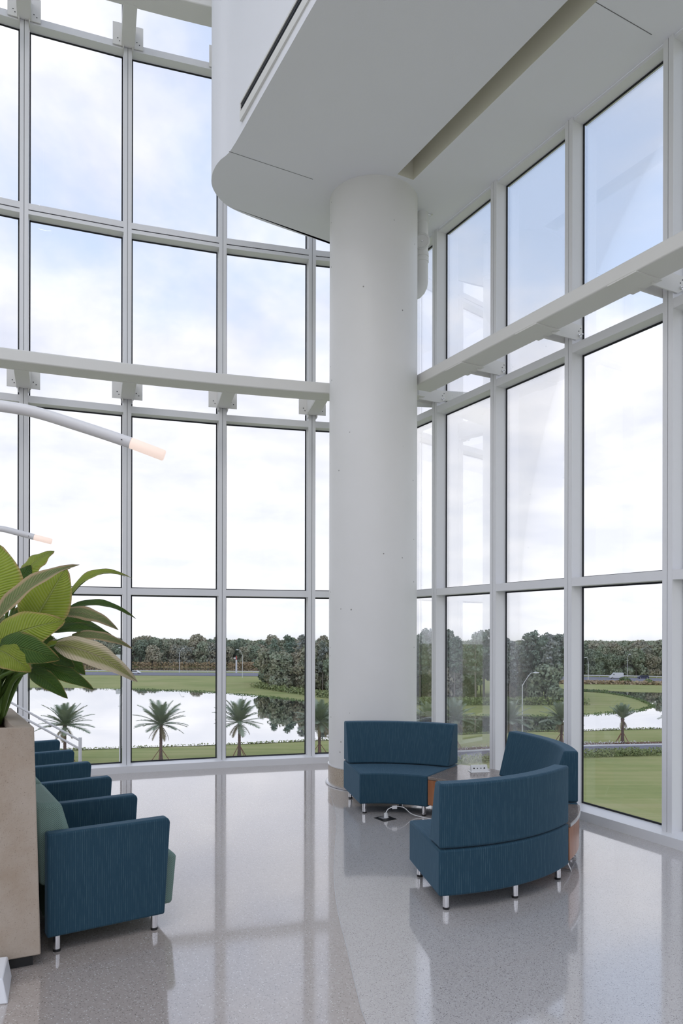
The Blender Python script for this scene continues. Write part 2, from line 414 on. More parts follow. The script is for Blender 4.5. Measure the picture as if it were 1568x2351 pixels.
def wloc(o):
    """offset of a thing's origin; parts and sub-parts are built in the place's own coordinates"""
    return Vector((0, 0, 0)) if o.parent is not None else Vector(o.location)
def empty(name, loc=(0, 0, 0)):
    o = bpy.data.objects.new(name, None); COL.objects.link(o); o.location = loc; o.empty_display_size = 0.2
    return o
def tag(o, label=None, cat=None, group=None, kind=None):
    if label: o['label'] = label
    if cat: o['category'] = cat
    if group: o['group'] = group
    if kind: o['kind'] = kind
    return o
def share(src, name, parent, mtx):
    o = bpy.data.objects.new(name, src.data); COL.objects.link(o); o.parent = parent; o.matrix_basis = mtx
    return o

# ================================================================== THE PLACE
# plan: camera at the origin looking along +y; floor at z = 0
ZC, ZD, ZE, ZF, ZT = 2.164, 4.309, 6.40, 8.58, 14.0         # transom tops, ceiling height = ZE
CL = Vector((4.358, -11.66)); RL = 21.27                      # centre and radius of the curved left glass wall
def lp(i, r=0.0):                                             # mullion i of the left wall, r = metres towards the room
    a = 0.3297 + 0.0526 * (1 - i)
    return Vector((CL.x - (RL - r) * math.sin(a), CL.y + (RL - r) * math.cos(a)))
def ln(i):                                                    # unit vector from mullion i into the room
    a = 0.3297 + 0.0526 * (1 - i); return Vector((math.sin(a), -math.cos(a)))
R1 = Vector((1.093, 8.497)); DR = Vector((0.4743, -0.8803)); NR = Vector((0.8803, 0.4743)); SR = 1.0525
def rp(i, n=0.0): return R1 + DR * SR * (i - 1) - NR * n      # mullion i of the right wall, n metres into the room
def pn(n, t): return NR * n + DR * t                          # plan point from its offset n across and t along the right wall
NW = 4.992                                                    # n of the right wall's mullion faces
GD = 0.155                                                    # mullion depth to the glass
LI = range(-7, 6)                                             # left mullions -7..5, 4.95 being the corner
def ang2(v): return math.atan2(v.y, v.x)
CORNER = Vector((0.667, 9.289))

# ---- floor: warm terrazzo left of a curved zinc strip, cool terrazzo right of it
strip = [(0.62, 1.2), (0.40, 2.0), (0.22, 2.7), (0.112, 3.083), (0.074, 3.372), (0.033, 3.797), (-0.022, 4.358), (-0.049, 4.976), (-0.045, 5.7), (-0.04, 6.394), (-0.09, 7.1), (-0.13, 7.9), (-0.02, 8.6), (0.35, 9.0), (0.66, 9.30)]
def crom(pts, k=6):
    out = []
    P = [Vector(p) for p in pts]
    for i in range(len(P) - 1):
        a, b, c, d = P[max(i - 1, 0)], P[i], P[i + 1], P[min(i + 2, len(P) - 1)]
        for j in range(k):
            t = j / k
            out.append(0.5 * ((2 * b) + (c - a) * t + (2 * a - 5 * b + 4 * c - d) * t * t + (3 * b - a - 3 * c + d) * t ** 3))
    out.append(P[-1]); return out
SL = [(1.9, -1.6), (1.1, 0.0)] + [tuple(p) for p in crom(strip)]
def ribbon(left, right, z):
    m = MB()
    for i in range(len(left) - 1): m.face([(*left[i], z), (*right[i], z), (*right[i + 1], z), (*left[i + 1], z)])
    return m
FL = [(max(-11.0, CL.x - math.sqrt((RL + 0.12) ** 2 - (p[1] - CL.y) ** 2)), p[1]) for p in SL]
FR = [(max((NW + 0.12 - NR.y * p[1]) / NR.x, p[0] + 0.002), p[1]) for p in SL]
m = ribbon(FL, SL, 0.0); m.face([(-11, -9, 0), (1.9, -9, 0), (1.9, -1.6, 0), (-11, -1.6, 0)])
floor = m.build('floor', 'terrazzo_warm', smooth=30); tag(floor, 'warm beige polished terrazzo floor with pale chips', kind='structure')
m = ribbon(SL, FR, 0.0); m.face([(1.9, -9, 0), (10, -9, 0), (FR[0][0], -1.6, 0), (1.9, -1.6, 0)])
fl2 = m.build('floor', 'terrazzo_cool', smooth=30); tag(fl2, 'grey polished terrazzo floor under the curved sofas', kind='structure')
m = MB()
for i in range(len(SL) - 1):
    a, b = Vector(SL[i]), Vector(SL[i + 1]); d = (b - a).normalized(); w = Vector((-d.y, d.x)) * 0.002
    m.face([(*(a - w), 0.0012), (*(b - w), 0.0012), (*(b + w), 0.0012), (*(a + w), 0.0012)])
tag(m.build('trim_1', 'satin_metal'), 'thin zinc strip curving between the two terrazzo colours', kind='structure')

# ---- left curtain wall
def wall_seg(parent, name, p0, p1, off, z0, z1, mt, bevel=0.0):
    return MB().quadbox(p0, p1, off, z0, z1).build(name, mt, parent, bevel=bevel, seg=2)
def pane(parent, p0, p1, nrm, z0, z1):
    """glass pane between two plan points (already set back), nrm = into the room"""
    d = (p1 - p0); L = d.length; d.normalize(); g = 0.016
    a, b = p0 + d * 0.0, p1 - d * 0.0
    pn_ = MB().quadbox(a, b, -nrm * 0.012, z0, z1).build('pane', 'glass', parent)
    k = MB()
    for (q0, q1, y0, y1) in ((a, b, z0, z0 + g), (a, b, z1 - g, z1), (a, a + d * g, z0, z1), (b - d * g, b, z0, z1)):
        k.quadbox(q0 + nrm * 0.002, q1 + nrm * 0.002, nrm * 0.008, y0, y1)
    k.build('gasket', 'gasket_black', pn_)
    return pn_
MWD = 0.092                                                   # mullion face width
def mullion(parent, p, nrm, z0, z1, split=None):
    t = Vector((-nrm.y, nrm.x))
    m = MB(); h = MWD / 2; gp = 0.0025
    for s_ in (-1, 1):                                        # two half profiles with the joint between them
        a = p + t * s_ * gp; b = p + t * s_ * h
        m.quadbox(a, b, -nrm * GD, z0, z1)
    o = m.build('mullion', 'aluminium_white', parent)
    MB().quadbox(p - t * gp, p + t * gp, -nrm * 0.05, z0, z1).mesh_shift(-nrm * 0.006).build('joint', 'gasket_black', o)
    return o
def mesh_shift(s, d):
    s.v = [(v[0] + d.x, v[1] + d.y, v[2]) for v in s.v]; return s
MB.mesh_shift = mesh_shift

wl = empty('wall_left'); tag(wl, 'tall curved glass wall with white mullions left of the column', kind='structure')
SILL_Z = 0.08
TH = 0.078
for i in LI:
    if i < 5: mullion(wl, lp(i), ln(i), SILL_Z, ZT)
for i in list(LI)[:-1]:
    p0, p1 = lp(i), lp(i + 1) if i < 4 else CORNER
    d = (p1 - p0).normalized(); nrm = Vector((d.y, -d.x)); h = MWD / 2
    a, b = p0 + d * h, p1 - d * (h if i < 4 else 0.02)
    off = -nrm * GD
    ins = -nrm * 0.003
    for zt in (ZC, ZD, ZF): wall_seg(wl, 'transom', a + ins, b + ins, off, zt - TH, zt, 'aluminium_white')
    wall_seg(wl, 'transom', a + ins, b + ins, off, ZE + 0.006, ZE + 0.075, 'aluminium_white')
    tr = wall_seg(wl, 'transom', a + ins, b + ins, off, ZE - 0.048, ZE - 0.006, 'aluminium_white')
    wall_seg(tr, 'joint', p0 - nrm * 0.012, p1 - nrm * 0.012, -nrm * 0.06, ZE - 0.006, ZE + 0.006, 'gasket_black')
    ga, gb = a - nrm * (GD - 0.012), b - nrm * (GD - 0.012)
    for z0, z1 in ((SILL_Z, ZC - TH), (ZC, ZD - TH), (ZD, ZE - 0.048), (ZE + 0.075, ZF - TH), (ZF, ZT)): pane(wl, ga, gb, nrm, z0, z1)
    # window sill
    q0, q1 = p0 + nrm * 0.10, p1 + nrm * 0.10
    wall_seg(wl, 'window_sill', q0, q1, -nrm * 0.26, 0.0, SILL_Z, 'aluminium_white')

# ---- right curtain wall
wr = empty('wall_right'); tag(wr, 'straight glass wall with white mullions right of the column', kind='structure')
for i in range(1, 13):
    mullion(wr, rp(i), -NR, SILL_Z, ZE)
for i in range(0, 12):
    p0 = rp(i) if i > 0 else CORNER; p1 = rp(i + 1); h = MWD / 2
    a, b = p0 + DR * h, p1 - DR * h; off = NR * GD; ins = NR * 0.003
    for zt in (ZC, ZD): wall_seg(wr, 'transom', a + ins, b + ins, off, zt - TH, zt, 'aluminium_white')
    wall_seg(wr, 'transom', a + NR * 0.02, b + NR * 0.02, off, ZE - 0.03, ZE, 'aluminium_white')
    ga, gb = a + NR * (GD - 0.012), b + NR * (GD - 0.012)
    for z0, z1 in ((SILL_Z, ZC - TH), (ZC, ZD - TH), (ZD, ZE - 0.03)): pane(wr, ga, gb, -NR, z0, z1)
    wall_seg(wr, 'window_sill', p0 - NR * 0.10, p1 - NR * 0.10, NR * 0.26, 0.0, SILL_Z, 'aluminium_white')
MB().box((CORNER.x, CORNER.y + 0.06, 0), 0.2, 0.2, ZE).build('corner_post', 'aluminium_white', wr)

# ---- soffit over the right-hand side, with rounded end, light cove and panel seams
NE = 2.38                                                     # its free edge
edge = [pn(NE, 9.5), pn(NE, 0.0), pn(NE, -5.0), Vector((-0.785, 6.491)), Vector((-1.09, 7.06)), Vector((-1.24, 7.24)), Vector((-1.33, 7.40)), Vector((-1.378, 7.56)), Vector((-1.385, 7.70)), Vector((-1.352, 7.86)), Vector((-1.285, 8.00)), Vector((-1.185, 8.11)), Vector((-0.99, 8.26)), Vector((-0.822, 8.375)), Vector((-0.50, 8.585)), Vector((-0.145, 8.80)), Vector((0.25, 9.02))]
ed = edge[:4] + crom([tuple(p) for p in edge[3:]], 5)[1:]
S0, S1, ST, SH = 4.034, 4.231, -6.285, 0.30                   # cove: n range, end, height
poly_a = ed + [pn(4.90, -8.05)] + [pn(S0, ST - 0.4)]
ZTOP = ZT
m = MB()
n_of = lambda p: p.dot(NR); t_of = lambda p: p.dot(DR)
# underside pieces around the cove
far = [p for p in ed if t_of(p) < ST - 0.001 or True]
def cap(poly, z, down=True):
    a = sum(poly[i][0] * poly[(i + 1) % len(poly)][1] - poly[(i + 1) % len(poly)][0] * poly[i][1] for i in range(len(poly)))
    if (a > 0) == down: poly = poly[::-1]
    m.face([(p[0], p[1], z) for p in poly])
wallN = NW + 0.02
cornerpt = pn(wallN, -8.02)
strip_a = ed + [pn(S0, t_of(ed[-1])), pn(S0, 9.5)]
cap([p for p in strip_a], ZE)
# beyond the cove's end, between free edge end and wall
cap([ed[-1], pn(S0, t_of(ed[-1])), pn(S0, ST), pn(S1, ST), pn(wallN, ST), cornerpt], ZE)
cap([pn(S1, ST), pn(S1, 9.5), pn(wallN, 9.5), pn(wallN, ST)], ZE)
for i in range(len(ed) - 1):                                  # fascia
    a, b = ed[i], ed[i + 1]; m.face([(*a, ZE), (*b, ZE), (*b, ZTOP), (*a, ZTOP)])
a, b = ed[-1], cornerpt; m.face([(*a, ZE), (*b, ZE), (*b, ZTOP), (*a, ZTOP)])
ceil = m.build('ceiling', 'ceiling_paint', smooth=25); tag(ceil, 'white soffit with rounded end above the column', kind='structure')
m = MB()
c0, c1, c2, c3 = pn(S0, ST), pn(S1, ST), pn(S1, 9.5), pn(S0, 9.5)
for a, b in ((c0, c1), (c1, c2), (c3, c0)): m.face([(*a, ZE), (*b, ZE), (*b, ZE + SH), (*a, ZE + SH)])
m.face([(*p, ZE + SH) for p in (c0, c1, c2, c3)])
tag(m.build('light_cove', 'cove_paint', ceil), 'olive shaded recess running along the soffit')
for t_, n0, n1 in ((-6.777, NE, 3.30), (-3.848, S1, NW - 0.14), (-3.848, NE, S0), (-0.92, NE, S0), (-0.92, S1, NW - 0.14)):
    a, b = pn(n0, t_ - 0.003), pn(n1, t_ - 0.003); c_, d_ = pn(n1, t_ + 0.003), pn(n0, t_ + 0.003)
    k = MB(); k.prism([tuple(a), tuple(b), tuple(c_), tuple(d_)], ZE - 0.0015, ZE + 0.001); k.build('panel_seam', 'seam_grey', ceil)
# unseen hall behind the camera; walls and roof glazed to brighten the room
def glass_wall(name, label, p0, p1, h, k):
    w = empty(name); tag(w, label, kind='structure')
    p0, p1 = Vector(p0), Vector(p1); d = (p1 - p0) / k; u_ = d.normalized(); nrm = Vector((-u_.y, u_.x))
    MB().quadbox(p0, p1, nrm * 0.2, 0.0, 0.3).build('window_sill', 'aluminium_white', w)
    MB().quadbox(p0, p1, nrm * 0.12, h * 0.45, h * 0.45 + 0.08).build('transom', 'aluminium_white', w)
    for i in range(k + 1):
        c = p0 + d * i; MB().quadbox(c - u_ * 0.05, c + u_ * 0.05, nrm * 0.15, 0.3, h).build('mullion', 'aluminium_white', w)
    for i in range(k):
        a = p0 + d * i + u_ * 0.05; b = p0 + d * (i + 1) - u_ * 0.05
        for z0, z1 in ((0.3, h * 0.45), (h * 0.45 + 0.08, h)): MB().quadbox(a, b, nrm * 0.012, z0, z1).build('pane', 'glass', w)
    return w
e0, e1 = lp(-7), rp(12)
wbk = glass_wall('wall_back', 'unseen wall behind the viewer, glazed to brighten the room', (10, -9), (-11, -9), ZT, 12)
MB().prism([(-11, -8.99), (10, -8.99), (10, -8.9), (-11, -8.9)], 0.0, 1.0).build('lower_wall', 'wall_paint', wbk)
glass_wall('wall_side', 'unseen wall at the far left of the hall, glazed to let in more light', (-11, -9), (e0.x, e0.y), ZT, 4)
glass_wall('wall_end', 'unseen wall at the end of the right windows, glazed to let in more light', (e1.x, e1.y), (10, -9), ZT, 4)
roof = empty('ceiling', (0, 0, ZT)); tag(roof, 'unseen roof on white rafters, glazed to light the hall from above', kind='structure')
for k in range(9): MB().box((-13 + k * 2.9, 1.4, ZT), 0.12, 22.0, 0.3).build('rafter', 'aluminium_white', roof)
for k in range(8): MB().box((-11.55 + k * 2.9, 1.4, ZT + 0.2), 2.78, 22.0, 0.02).build('pane', 'glass', roof)

# ---- round fill lights added out of view behind the viewer to brighten the room
mat('fill_light_lens', (0.9, 0.9, 0.9), 0.5, emit=(1.0, 0.97, 0.93), estr=9.0)
for k, (x_, y_) in enumerate(((-7.0, -6.0), (-3.5, -6.0), (0.0, -6.0), (-7.0, -2.2), (-3.5, -2.2), (0.0, -2.2))):
    o = empty('added_fill_light', (x_, y_, 12.2)); tag(o, 'round white fill light added out of view under the glazed roof behind the viewer', 'lamp', 'added fill lights behind the viewer')
    MB().lathe((x_, y_, 12.2), [(0.0, 0.16), (0.62, 0.12), (0.65, 0.02), (0.62, 0.0), (0.60, 0.0)], 32).build('housing', 'lamp_white', o, smooth=40)
    MB().lathe((x_, y_, 12.2), [(0.60, 0.004), (0.0, 0.004)], 32).build('lens', 'fill_light_lens', o)
    MB().tube([(x_, y_, 12.3), (x_, y_, ZT)], 0.01, 8).build('hanging_rod', 'satin_metal', o)

# ---- linear air diffuser in the soffit's fascia
t0, t1 = -6.42, 4.0
df = empty('air_diffuser', (*pn(NE, t0), ZE + 0.17)); tag(df, 'long black slot air diffuser with white frame in the soffit edge', 'air vent')
def fas(n_, z0, z1, ta, tb, nm, mt):
    return MB().quadbox(pn(NE - n_, ta), pn(NE - n_, tb), NR * (n_ + 0.01), z0, z1).build(nm, mt, df)
fas(0.006, ZE + 0.165, ZE + 0.240, t0, t1, 'slot', 'gasket_black')
fas(0.014, ZE + 0.240, ZE + 0.262, t0 - 0.02, t1, 'frame', 'steel_white')
fas(0.014, ZE + 0.085, ZE + 0.165, t0 - 0.02, t1, 'frame', 'steel_white')
fas(0.014, ZE + 0.165, ZE + 0.240, t0 - 0.02, t0, 'frame', 'steel_white')
fas(0.010, ZE + 0.200, ZE + 0.206, t0, t1, 'blade', 'black_plastic')

# ---- column
CC = Vector((0.345, 7.931)); CR = 0.483
cl = empty('column', (*CC, 0)); tag(cl, 'massive round white concrete column with a tan terrazzo foot', 'column')
MB().lathe((*CC, 0), [(CR, 0.215), (CR, 2.6), (CR, ZE + 0.02)], 96).build('shaft', 'column_paint', cl, smooth=40)
MB().lathe((*CC, 0), [(CR + 0.006, 0.0), (CR + 0.006, 0.205), (CR - 0.02, 0.205)], 96).build('base_band', 'terrazzo_tan', cl, smooth=40)
MB().lathe((*CC, 0), [(CR - 0.01, 0.205), (CR + 0.010, 0.207), (CR + 0.010, 0.216), (CR - 0.01, 0.219)], 96).build('top_strip', 'satin_metal', cl, smooth=40)
MB().lathe((*CC, 0), [(CR, 0.003), (CR + 0.034, 0.003), (CR + 0.036, 0.014), (CR + 0.010, 0.022), (CR, 0.022)], 96).build('floor_ring', 'satin_metal', cl, smooth=40)

# ---- wind beams and their brackets
def left_beam(name, zb, label, i0, i1, bracket_ids):
    o = empty(name, (*lp(1, 0.73), zb)); tag(o, label, 'beam')
    n = 60; vs = []; fs = []
    for k in range(n + 1):
        i = i0 + (i1 - i0) * k / n
        for r, z in ((0.59, zb), (0.87, zb), (0.87, zb + 0.125), (0.59, zb + 0.125)):
            p = lp(i, r); vs.append((p.x, p.y, z))
    for k in range(n):
        for q in range(4): fs.append((k * 4 + q, k * 4 + (q + 1) % 4, k * 4 + 4 + (q + 1) % 4, k * 4 + 4 + q))
    fs += [(0, 3, 2, 1), (n * 4, n * 4 + 1, n * 4 + 2, n * 4 + 3)]
    m = MB(); m.mesh_add(vs, fs); m.build('beam_body', 'steel_white', o, bevel=0.012, seg=3)
    for i in bracket_ids:
        nn = ln(i); t = Vector((-nn.y, nn.x)); p = lp(i)
        b = MB().quadbox(p + t * 0.072 + nn * 0.03, p - t * 0.072 + nn * 0.03, nn * 0.60, zb - 0.004, zb + 0.010).build('bracket', 'steel_white', o)
        for s_ in (-1, 1):
            MB().quadbox(p + t * s_ * 0.066 - nn * 0.06, p + t * s_ * 0.074 - nn * 0.06, nn * 0.66, zb + 0.010, zb + 0.20).build('bracket_fin', 'steel_white', b)
            MB().quadbox(p + t * s_ * 0.048 - nn * 0.05, p + t * s_ * 0.060 - nn * 0.05, nn * 0.10, zb - 0.035, zb + 0.02).build('clip', 'steel_white', b)
        pl = MB().quadbox(p + t * 0.172 + nn * 0.010, p - t * 0.172 + nn * 0.010, nn * 0.012, zb + 0.0, zb + 0.26)
        pl.build('end_plate', 'steel_white', b)
        for s_, zz in ((-0.115, 0.075), (-0.095, 0.045), (0.10, 0.075), (0.13, 0.05)):
            c = p + t * s_ + nn * 0.0225
            MB().tube([(c.x, c.y, zb + zz), (c.x + nn.x * 0.002, c.y + nn.y * 0.002, zb + zz)], 0.006, 8).build('bolt_hole', 'gasket_black', b)
    return o
left_beam('wind_beam', 4.383, 'white steel beam crossing the left glass at mid height behind the pendant lamp', -7, 4.62, (-4, -3, -2, -1, 0, 1, 2, 3))
left_beam('wind_beam', 8.52, 'white steel beam high on the left glass cut by the top of the picture', -7, 4.62, (-4, -3, -2, -1, 0, 1, 2, 3))
zb = 4.383; nb, wb = 4.50, 0.277
rb = empty('wind_beam', (*pn(nb, -5.0), zb)); tag(rb, 'white steel beam running along the right glass from the column', 'beam')
MB().quadbox(pn(nb, -6.735), pn(nb, 5.0), NR * wb, zb, zb + 0.118).build('beam_body', 'steel_white', rb, bevel=0.012, seg=3)
for i in range(1, 9):
    p = rp(i); b = MB().quadbox(p - DR * 0.16 - NR * 0.50, p + DR * 0.11 - NR * 0.50, NR * 0.29, zb - 0.010, zb - 0.0005).build('bracket', 'steel_white', rb)
    for s_ in (-1, 1):
        m = MB(); a = p + DR * s_ * 0.050; w = DR * s_ * 0.010
        pr_ = [(0.115, 0.16), (0.115, 0.045), (0.04, 0.0), (-0.26, 0.0), (-0.26, 0.16)]       # (n beyond the face, height)
        f0 = [(*(a + NR * n_), zb - 0.030 + z_ * 0.9 + (0.0 if n_ > 0.1 else 0.0)) for n_, z_ in pr_]
        f1 = [(*(a + w + NR * n_), q[2]) for (n_, z_), q in zip(pr_, f0)]
        k = len(f0); m.mesh_add(f0 + f1, [tuple(range(k)), tuple(range(2 * k - 1, k - 1, -1))] + [(j, k + j, k + (j + 1) % k, (j + 1) % k) for j in range(k)])
        m.build('bracket_fin', 'steel_white', b)
    c = p + DR * 0.060 + NR * 0.075; z_ = zb + 0.015
    MB().tube([(*c, z_), (*(c + DR * 0.012), z_)], 0.014, 6).tube([(*c, z_), (*(c + DR * 0.045), z_)], 0.006, 8).build('bolt', 'satin_metal', b)
    for q_, zz in ((0.070, 0.055), (0.095, 0.085)):
        c = p + DR * 0.0605 + NR * q_
        MB().tube([(*c, zb + zz), (*(c + DR * 0.002), zb + zz)], 0.005, 8).build('bolt_hole', 'gasket_black', b)

# ---- drain pipe behind the column
pp = Vector((0.905, 8.15)); pipe = empty('drain_pipe', (*pp, 5.4)); tag(pipe, 'white painted drain pipe with round cleanout cover beside the column top', 'pipe')
ztop = ZE + 0.01
pts = [(pp.x, pp.y, ztop), (pp.x, pp.y, 5.62)] + [(pp.x - 0.11 * (1 - math.cos(a)), pp.y + 0.02 * (1 - math.cos(a)), 5.62 - 0.13 * math.sin(a)) for a in (0.35, 0.7, 1.05, 1.4, 1.57)] + [(pp.x - 0.32, pp.y + 0.05, 5.49)]
MB().tube(pts, 0.068, 20).build('pipe_body', 'wall_paint', pipe, smooth=45)
for z_ in (6.28, 5.90, 5.84): MB().lathe((pp.x, pp.y, z_), [(0.066, 0), (0.076, 0.004), (0.076, 0.04), (0.066, 0.044)], 24).build('coupling', 'wall_paint', pipe, smooth=45)
dv = Vector((-0.22, -0.95, -0.2)).normalized(); c = Vector((pp.x + 0.012, pp.y, 6.06)) + dv * 0.07
cv = MB().tube([c, c + dv * 0.022], 0.086, 28).build('cleanout_cover', 'wall_paint', pipe, bevel=0.006, seg=2)
a = dv.cross(Vector((0, 0, 1))).normalized(); b_ = dv.cross(a)
m = MB(); m.tube([c + dv * 0.024 + (a * math.cos(k * math.pi / 14) + b_ * math.sin(k * math.pi / 14)) * 0.07 for k in range(29)], 0.005, 6, cap=False); m.build('cover_rim', 'wall_paint', cv, smooth=60)
MB().tube([c + dv * 0.02, c + dv * 0.04], 0.012, 4).build('nut', 'satin_metal', cv)
MB().tube([(pp.x, pp.y, ztop), (pp.x + 0.10, pp.y + 0.02, ztop - 0.02), (pp.x + 0.12, pp.y + 0.02, ztop)], 0.012, 8).build('hanger', 'satin_metal', pipe)

# ---- ring of curved sofas and wedge tables
SC = (0.338, 5.755); RI, RO, RF, RG = 0.799, 1.49, 1.385, 1.262
ZB, ZS, ZTP = 0.095, 0.378, 0.767
def rad(d): return math.radians(d)
def leg(parent, x, y, z0, r=0.020, nm='leg'):
    l = MB().tube([(x, y, 0.012), (x, y, z0 + 0.01)], r, 20).build(nm, 'chrome', parent, smooth=40)
    MB().tube([(x, y, 0.0), (x, y, 0.014)], r * 1.02, 20).build('glide', 'black_plastic', l, smooth=40)
def sofa(a0, a1, label):
    am = rad((a0 + a1) / 2); rm = (RI + RO) / 2
    o = empty('curved_sofa', (SC[0] + rm * math.cos(am), SC[1] + rm * math.sin(am), 0)); tag(o, label, 'sofa', 'curved blue sofas around the ring')
    A0, A1 = rad(a0) + 0.003, rad(a1) - 0.003
    MB().arc_solid(SC, [(RI, ZB), (RO, ZB), (RO, ZS - 0.006), (RI, ZS - 0.006)], A0, A1, 32).build('seat', 'fabric_blue', o, bevel=0.013, seg=3)
    MB().arc_solid(SC, [(RG, ZS + 0.002), (RO, ZS + 0.002), (RO, ZTP), (RF, ZTP)], A0 + 0.002, A1 - 0.002, 32).build('backrest', 'fabric_blue', o, bevel=0.014, seg=3)
    for r, a in ((RO - 0.055, a0 + 2.6), (RO - 0.055, a1 - 2.6), (RO - 0.055, (a0 + a1) / 2), (RI + 0.06, a0 + 4.2), (RI + 0.06, a1 - 4.2)):
        leg(o, SC[0] + r * math.cos(rad(a)), SC[1] + r * math.sin(rad(a)), ZB)
    return o
sofa(-80.6, -35.4, 'blue pinstripe curved sofa nearest the viewer, its back turned to us')
sofa(-12.6, 32.6, 'blue pinstripe curved sofa against the right windows, partly behind the nearest one')
sofa(57.2, 102.4, 'blue pinstripe curved sofa facing us in front of the column')
def wedge(a0, a1, label):
    am = rad((a0 + a1) / 2); rm = (RI + RO) / 2
    o = empty('wedge_table', (SC[0] + rm * math.cos(am), SC[1] + rm * math.sin(am), 0)); tag(o, label, 'table', 'wedge tables between the curved sofas')
    A0, A1 = rad(a0), rad(a1)
    MB().arc_solid(SC, [(RI, ZB + 0.02), (RO, ZB + 0.02), (RO, ZS - 0.038), (RI, ZS - 0.038)], A0 + 0.004, A1 - 0.004, 16).build('cabinet', 'cherry_wood', o, bevel=0.003, seg=1)
    tp = MB().arc_solid(SC, [(RI - 0.004, ZS - 0.034), (RO + 0.006, ZS - 0.034), (RO + 0.006, ZS - 0.008), (RI - 0.004, ZS - 0.008)], A0 + 0.004, A1 - 0.004, 16).build('table_top', 'laminate_stone', o, bevel=0.003, seg=1)
    MB().arc_solid(SC, [(RO + 0.006, ZS - 0.030), (RO + 0.009, ZS - 0.030), (RO + 0.009, ZS - 0.010), (RO + 0.006, ZS - 0.010)], A0 + 0.005, A1 - 0.005, 16).build('edge_band', 'satin_metal', tp)
    for a in (a0 + 5, a1 - 5):                                # bent rod sled feet
        pts = []
        for r, z in ((RI + 0.07, ZB + 0.03), (RI + 0.04, 0.010), (RO - 0.02, 0.010), (RO - 0.075, ZB + 0.03)):
            pts.append((SC[0] + r * math.cos(rad(a)), SC[1] + r * math.sin(rad(a)), z))
        MB().tube(pts, 0.008, 10).build('foot', 'satin_metal', o, smooth=50)
    return o
wedge(-35.4, -12.6, 'cherry wood wedge table under the right windows between two blue sofas')
wedge(32.6, 57.2, 'cherry wood wedge table holding the white power outlet')
# power outlet on the far table
pc = unp(1101, 1773, 6.66); pc.z = ZS - 0.008
po = empty('power_outlet', pc); tag(po, 'small white tilted power outlet standing on the far wedge table', 'outlet')
ax = Vector((0.985, 0.17, 0)).normalized(); ay = Vector((-ax.y, ax.x, 0))
m = MB(); L = 0.078; sec = [(-0.035, 0.0), (0.04, 0.0), (0.012, 0.062), (0.0, 0.062)]
for s_ in (-1, 1): pass
v0 = [pc + ax * (-L) + ay * q[0] + Vector((0, 0, q[1])) for q in sec]; v1 = [pc + ax * L + ay * q[0] + Vector((0, 0, q[1])) for q in sec]
m.mesh_add(v0 + v1, [(3, 2, 1, 0), (4, 5, 6, 7)] + [(j, 4 + j, 4 + (j + 1) % 4, (j + 1) % 4)[::-1] for j in range(4)])
hs = m.build('housing', 'white_plastic', po, bevel=0.002, seg=2)
MB().box((pc.x, pc.y, pc.z), 0.18, 0.10, 0.004, math.atan2(ax.y, ax.x)).build('flange', 'white_plastic', po)
fn = Vector((0, 0, 0)) + ay * (-0.87) + Vector((0, 0, 0.49))
for k, (u_, hh) in enumerate(((-0.055, 0.034), (-0.022, 0.034), (0.012, 0.034), (0.045, 0.034))):
    c = pc + ax * u_ + ay * (-0.035 + 0.035 * hh / 0.062) + Vector((0, 0, hh)) - ay * 0.001
    w_ = 0.009 if k in (0, 3) else 0.005
    MB().tube([c, c - ay * 0.002], w_, 4 if k in (0, 3) else 8).build('socket', 'black_plastic', hs)
# floor outlet with plug and cable under the far sofa
fo = unp(886, 1880, 6.40); fo.z = 0.0
f_ = empty('floor_outlet', fo); tag(f_, 'dark square floor outlet plate under the far sofa', 'outlet')
MB().box((fo.x, fo.y, 0.0), 0.145, 0.145, 0.006, 0.6).build('cover_plate', 'black_plastic', f_, bevel=0.002, seg=1)
MB().box((fo.x - 0.01, fo.y + 0.01, 0.006), 0.07, 0.07, 0.003, 0.6).build('hatch', 'seam_grey', f_)
ca = empty('power_cable', (fo.x, fo.y, 0.01)); tag(ca, 'white power cable arching from the floor outlet to the right', 'cable')
MB().tube([(fo.x + 0.01, fo.y, 0.009), (fo.x + 0.005, fo.y, 0.05)], [0.022, 0.016], 10).build('plug', 'white_plastic', ca, smooth=50)
MB().tube([tuple(p) for p in crom([(fo.x + 0.005, fo.y, 0.05), (fo.x + 0.03, fo.y + 0.01, 0.085), (fo.x + 0.09, fo.y + 0.03, 0.10), (fo.x + 0.17, fo.y + 0.06, 0.085), (fo.x + 0.24, fo.y + 0.06, 0.03), (fo.x + 0.34, fo.y + 0.03, 0.006), (fo.x + 0.6, fo.y - 0.2, 0.006)], 6)], 0.0038, 8).build('cord', 'white_plastic', ca, smooth=60)
MB().box((fo.x + 0.085, fo.y + 0.02, 0.082), 0.045, 0.004, 0.03, 0.2).build('paper_tag', 'white_plastic', ca)

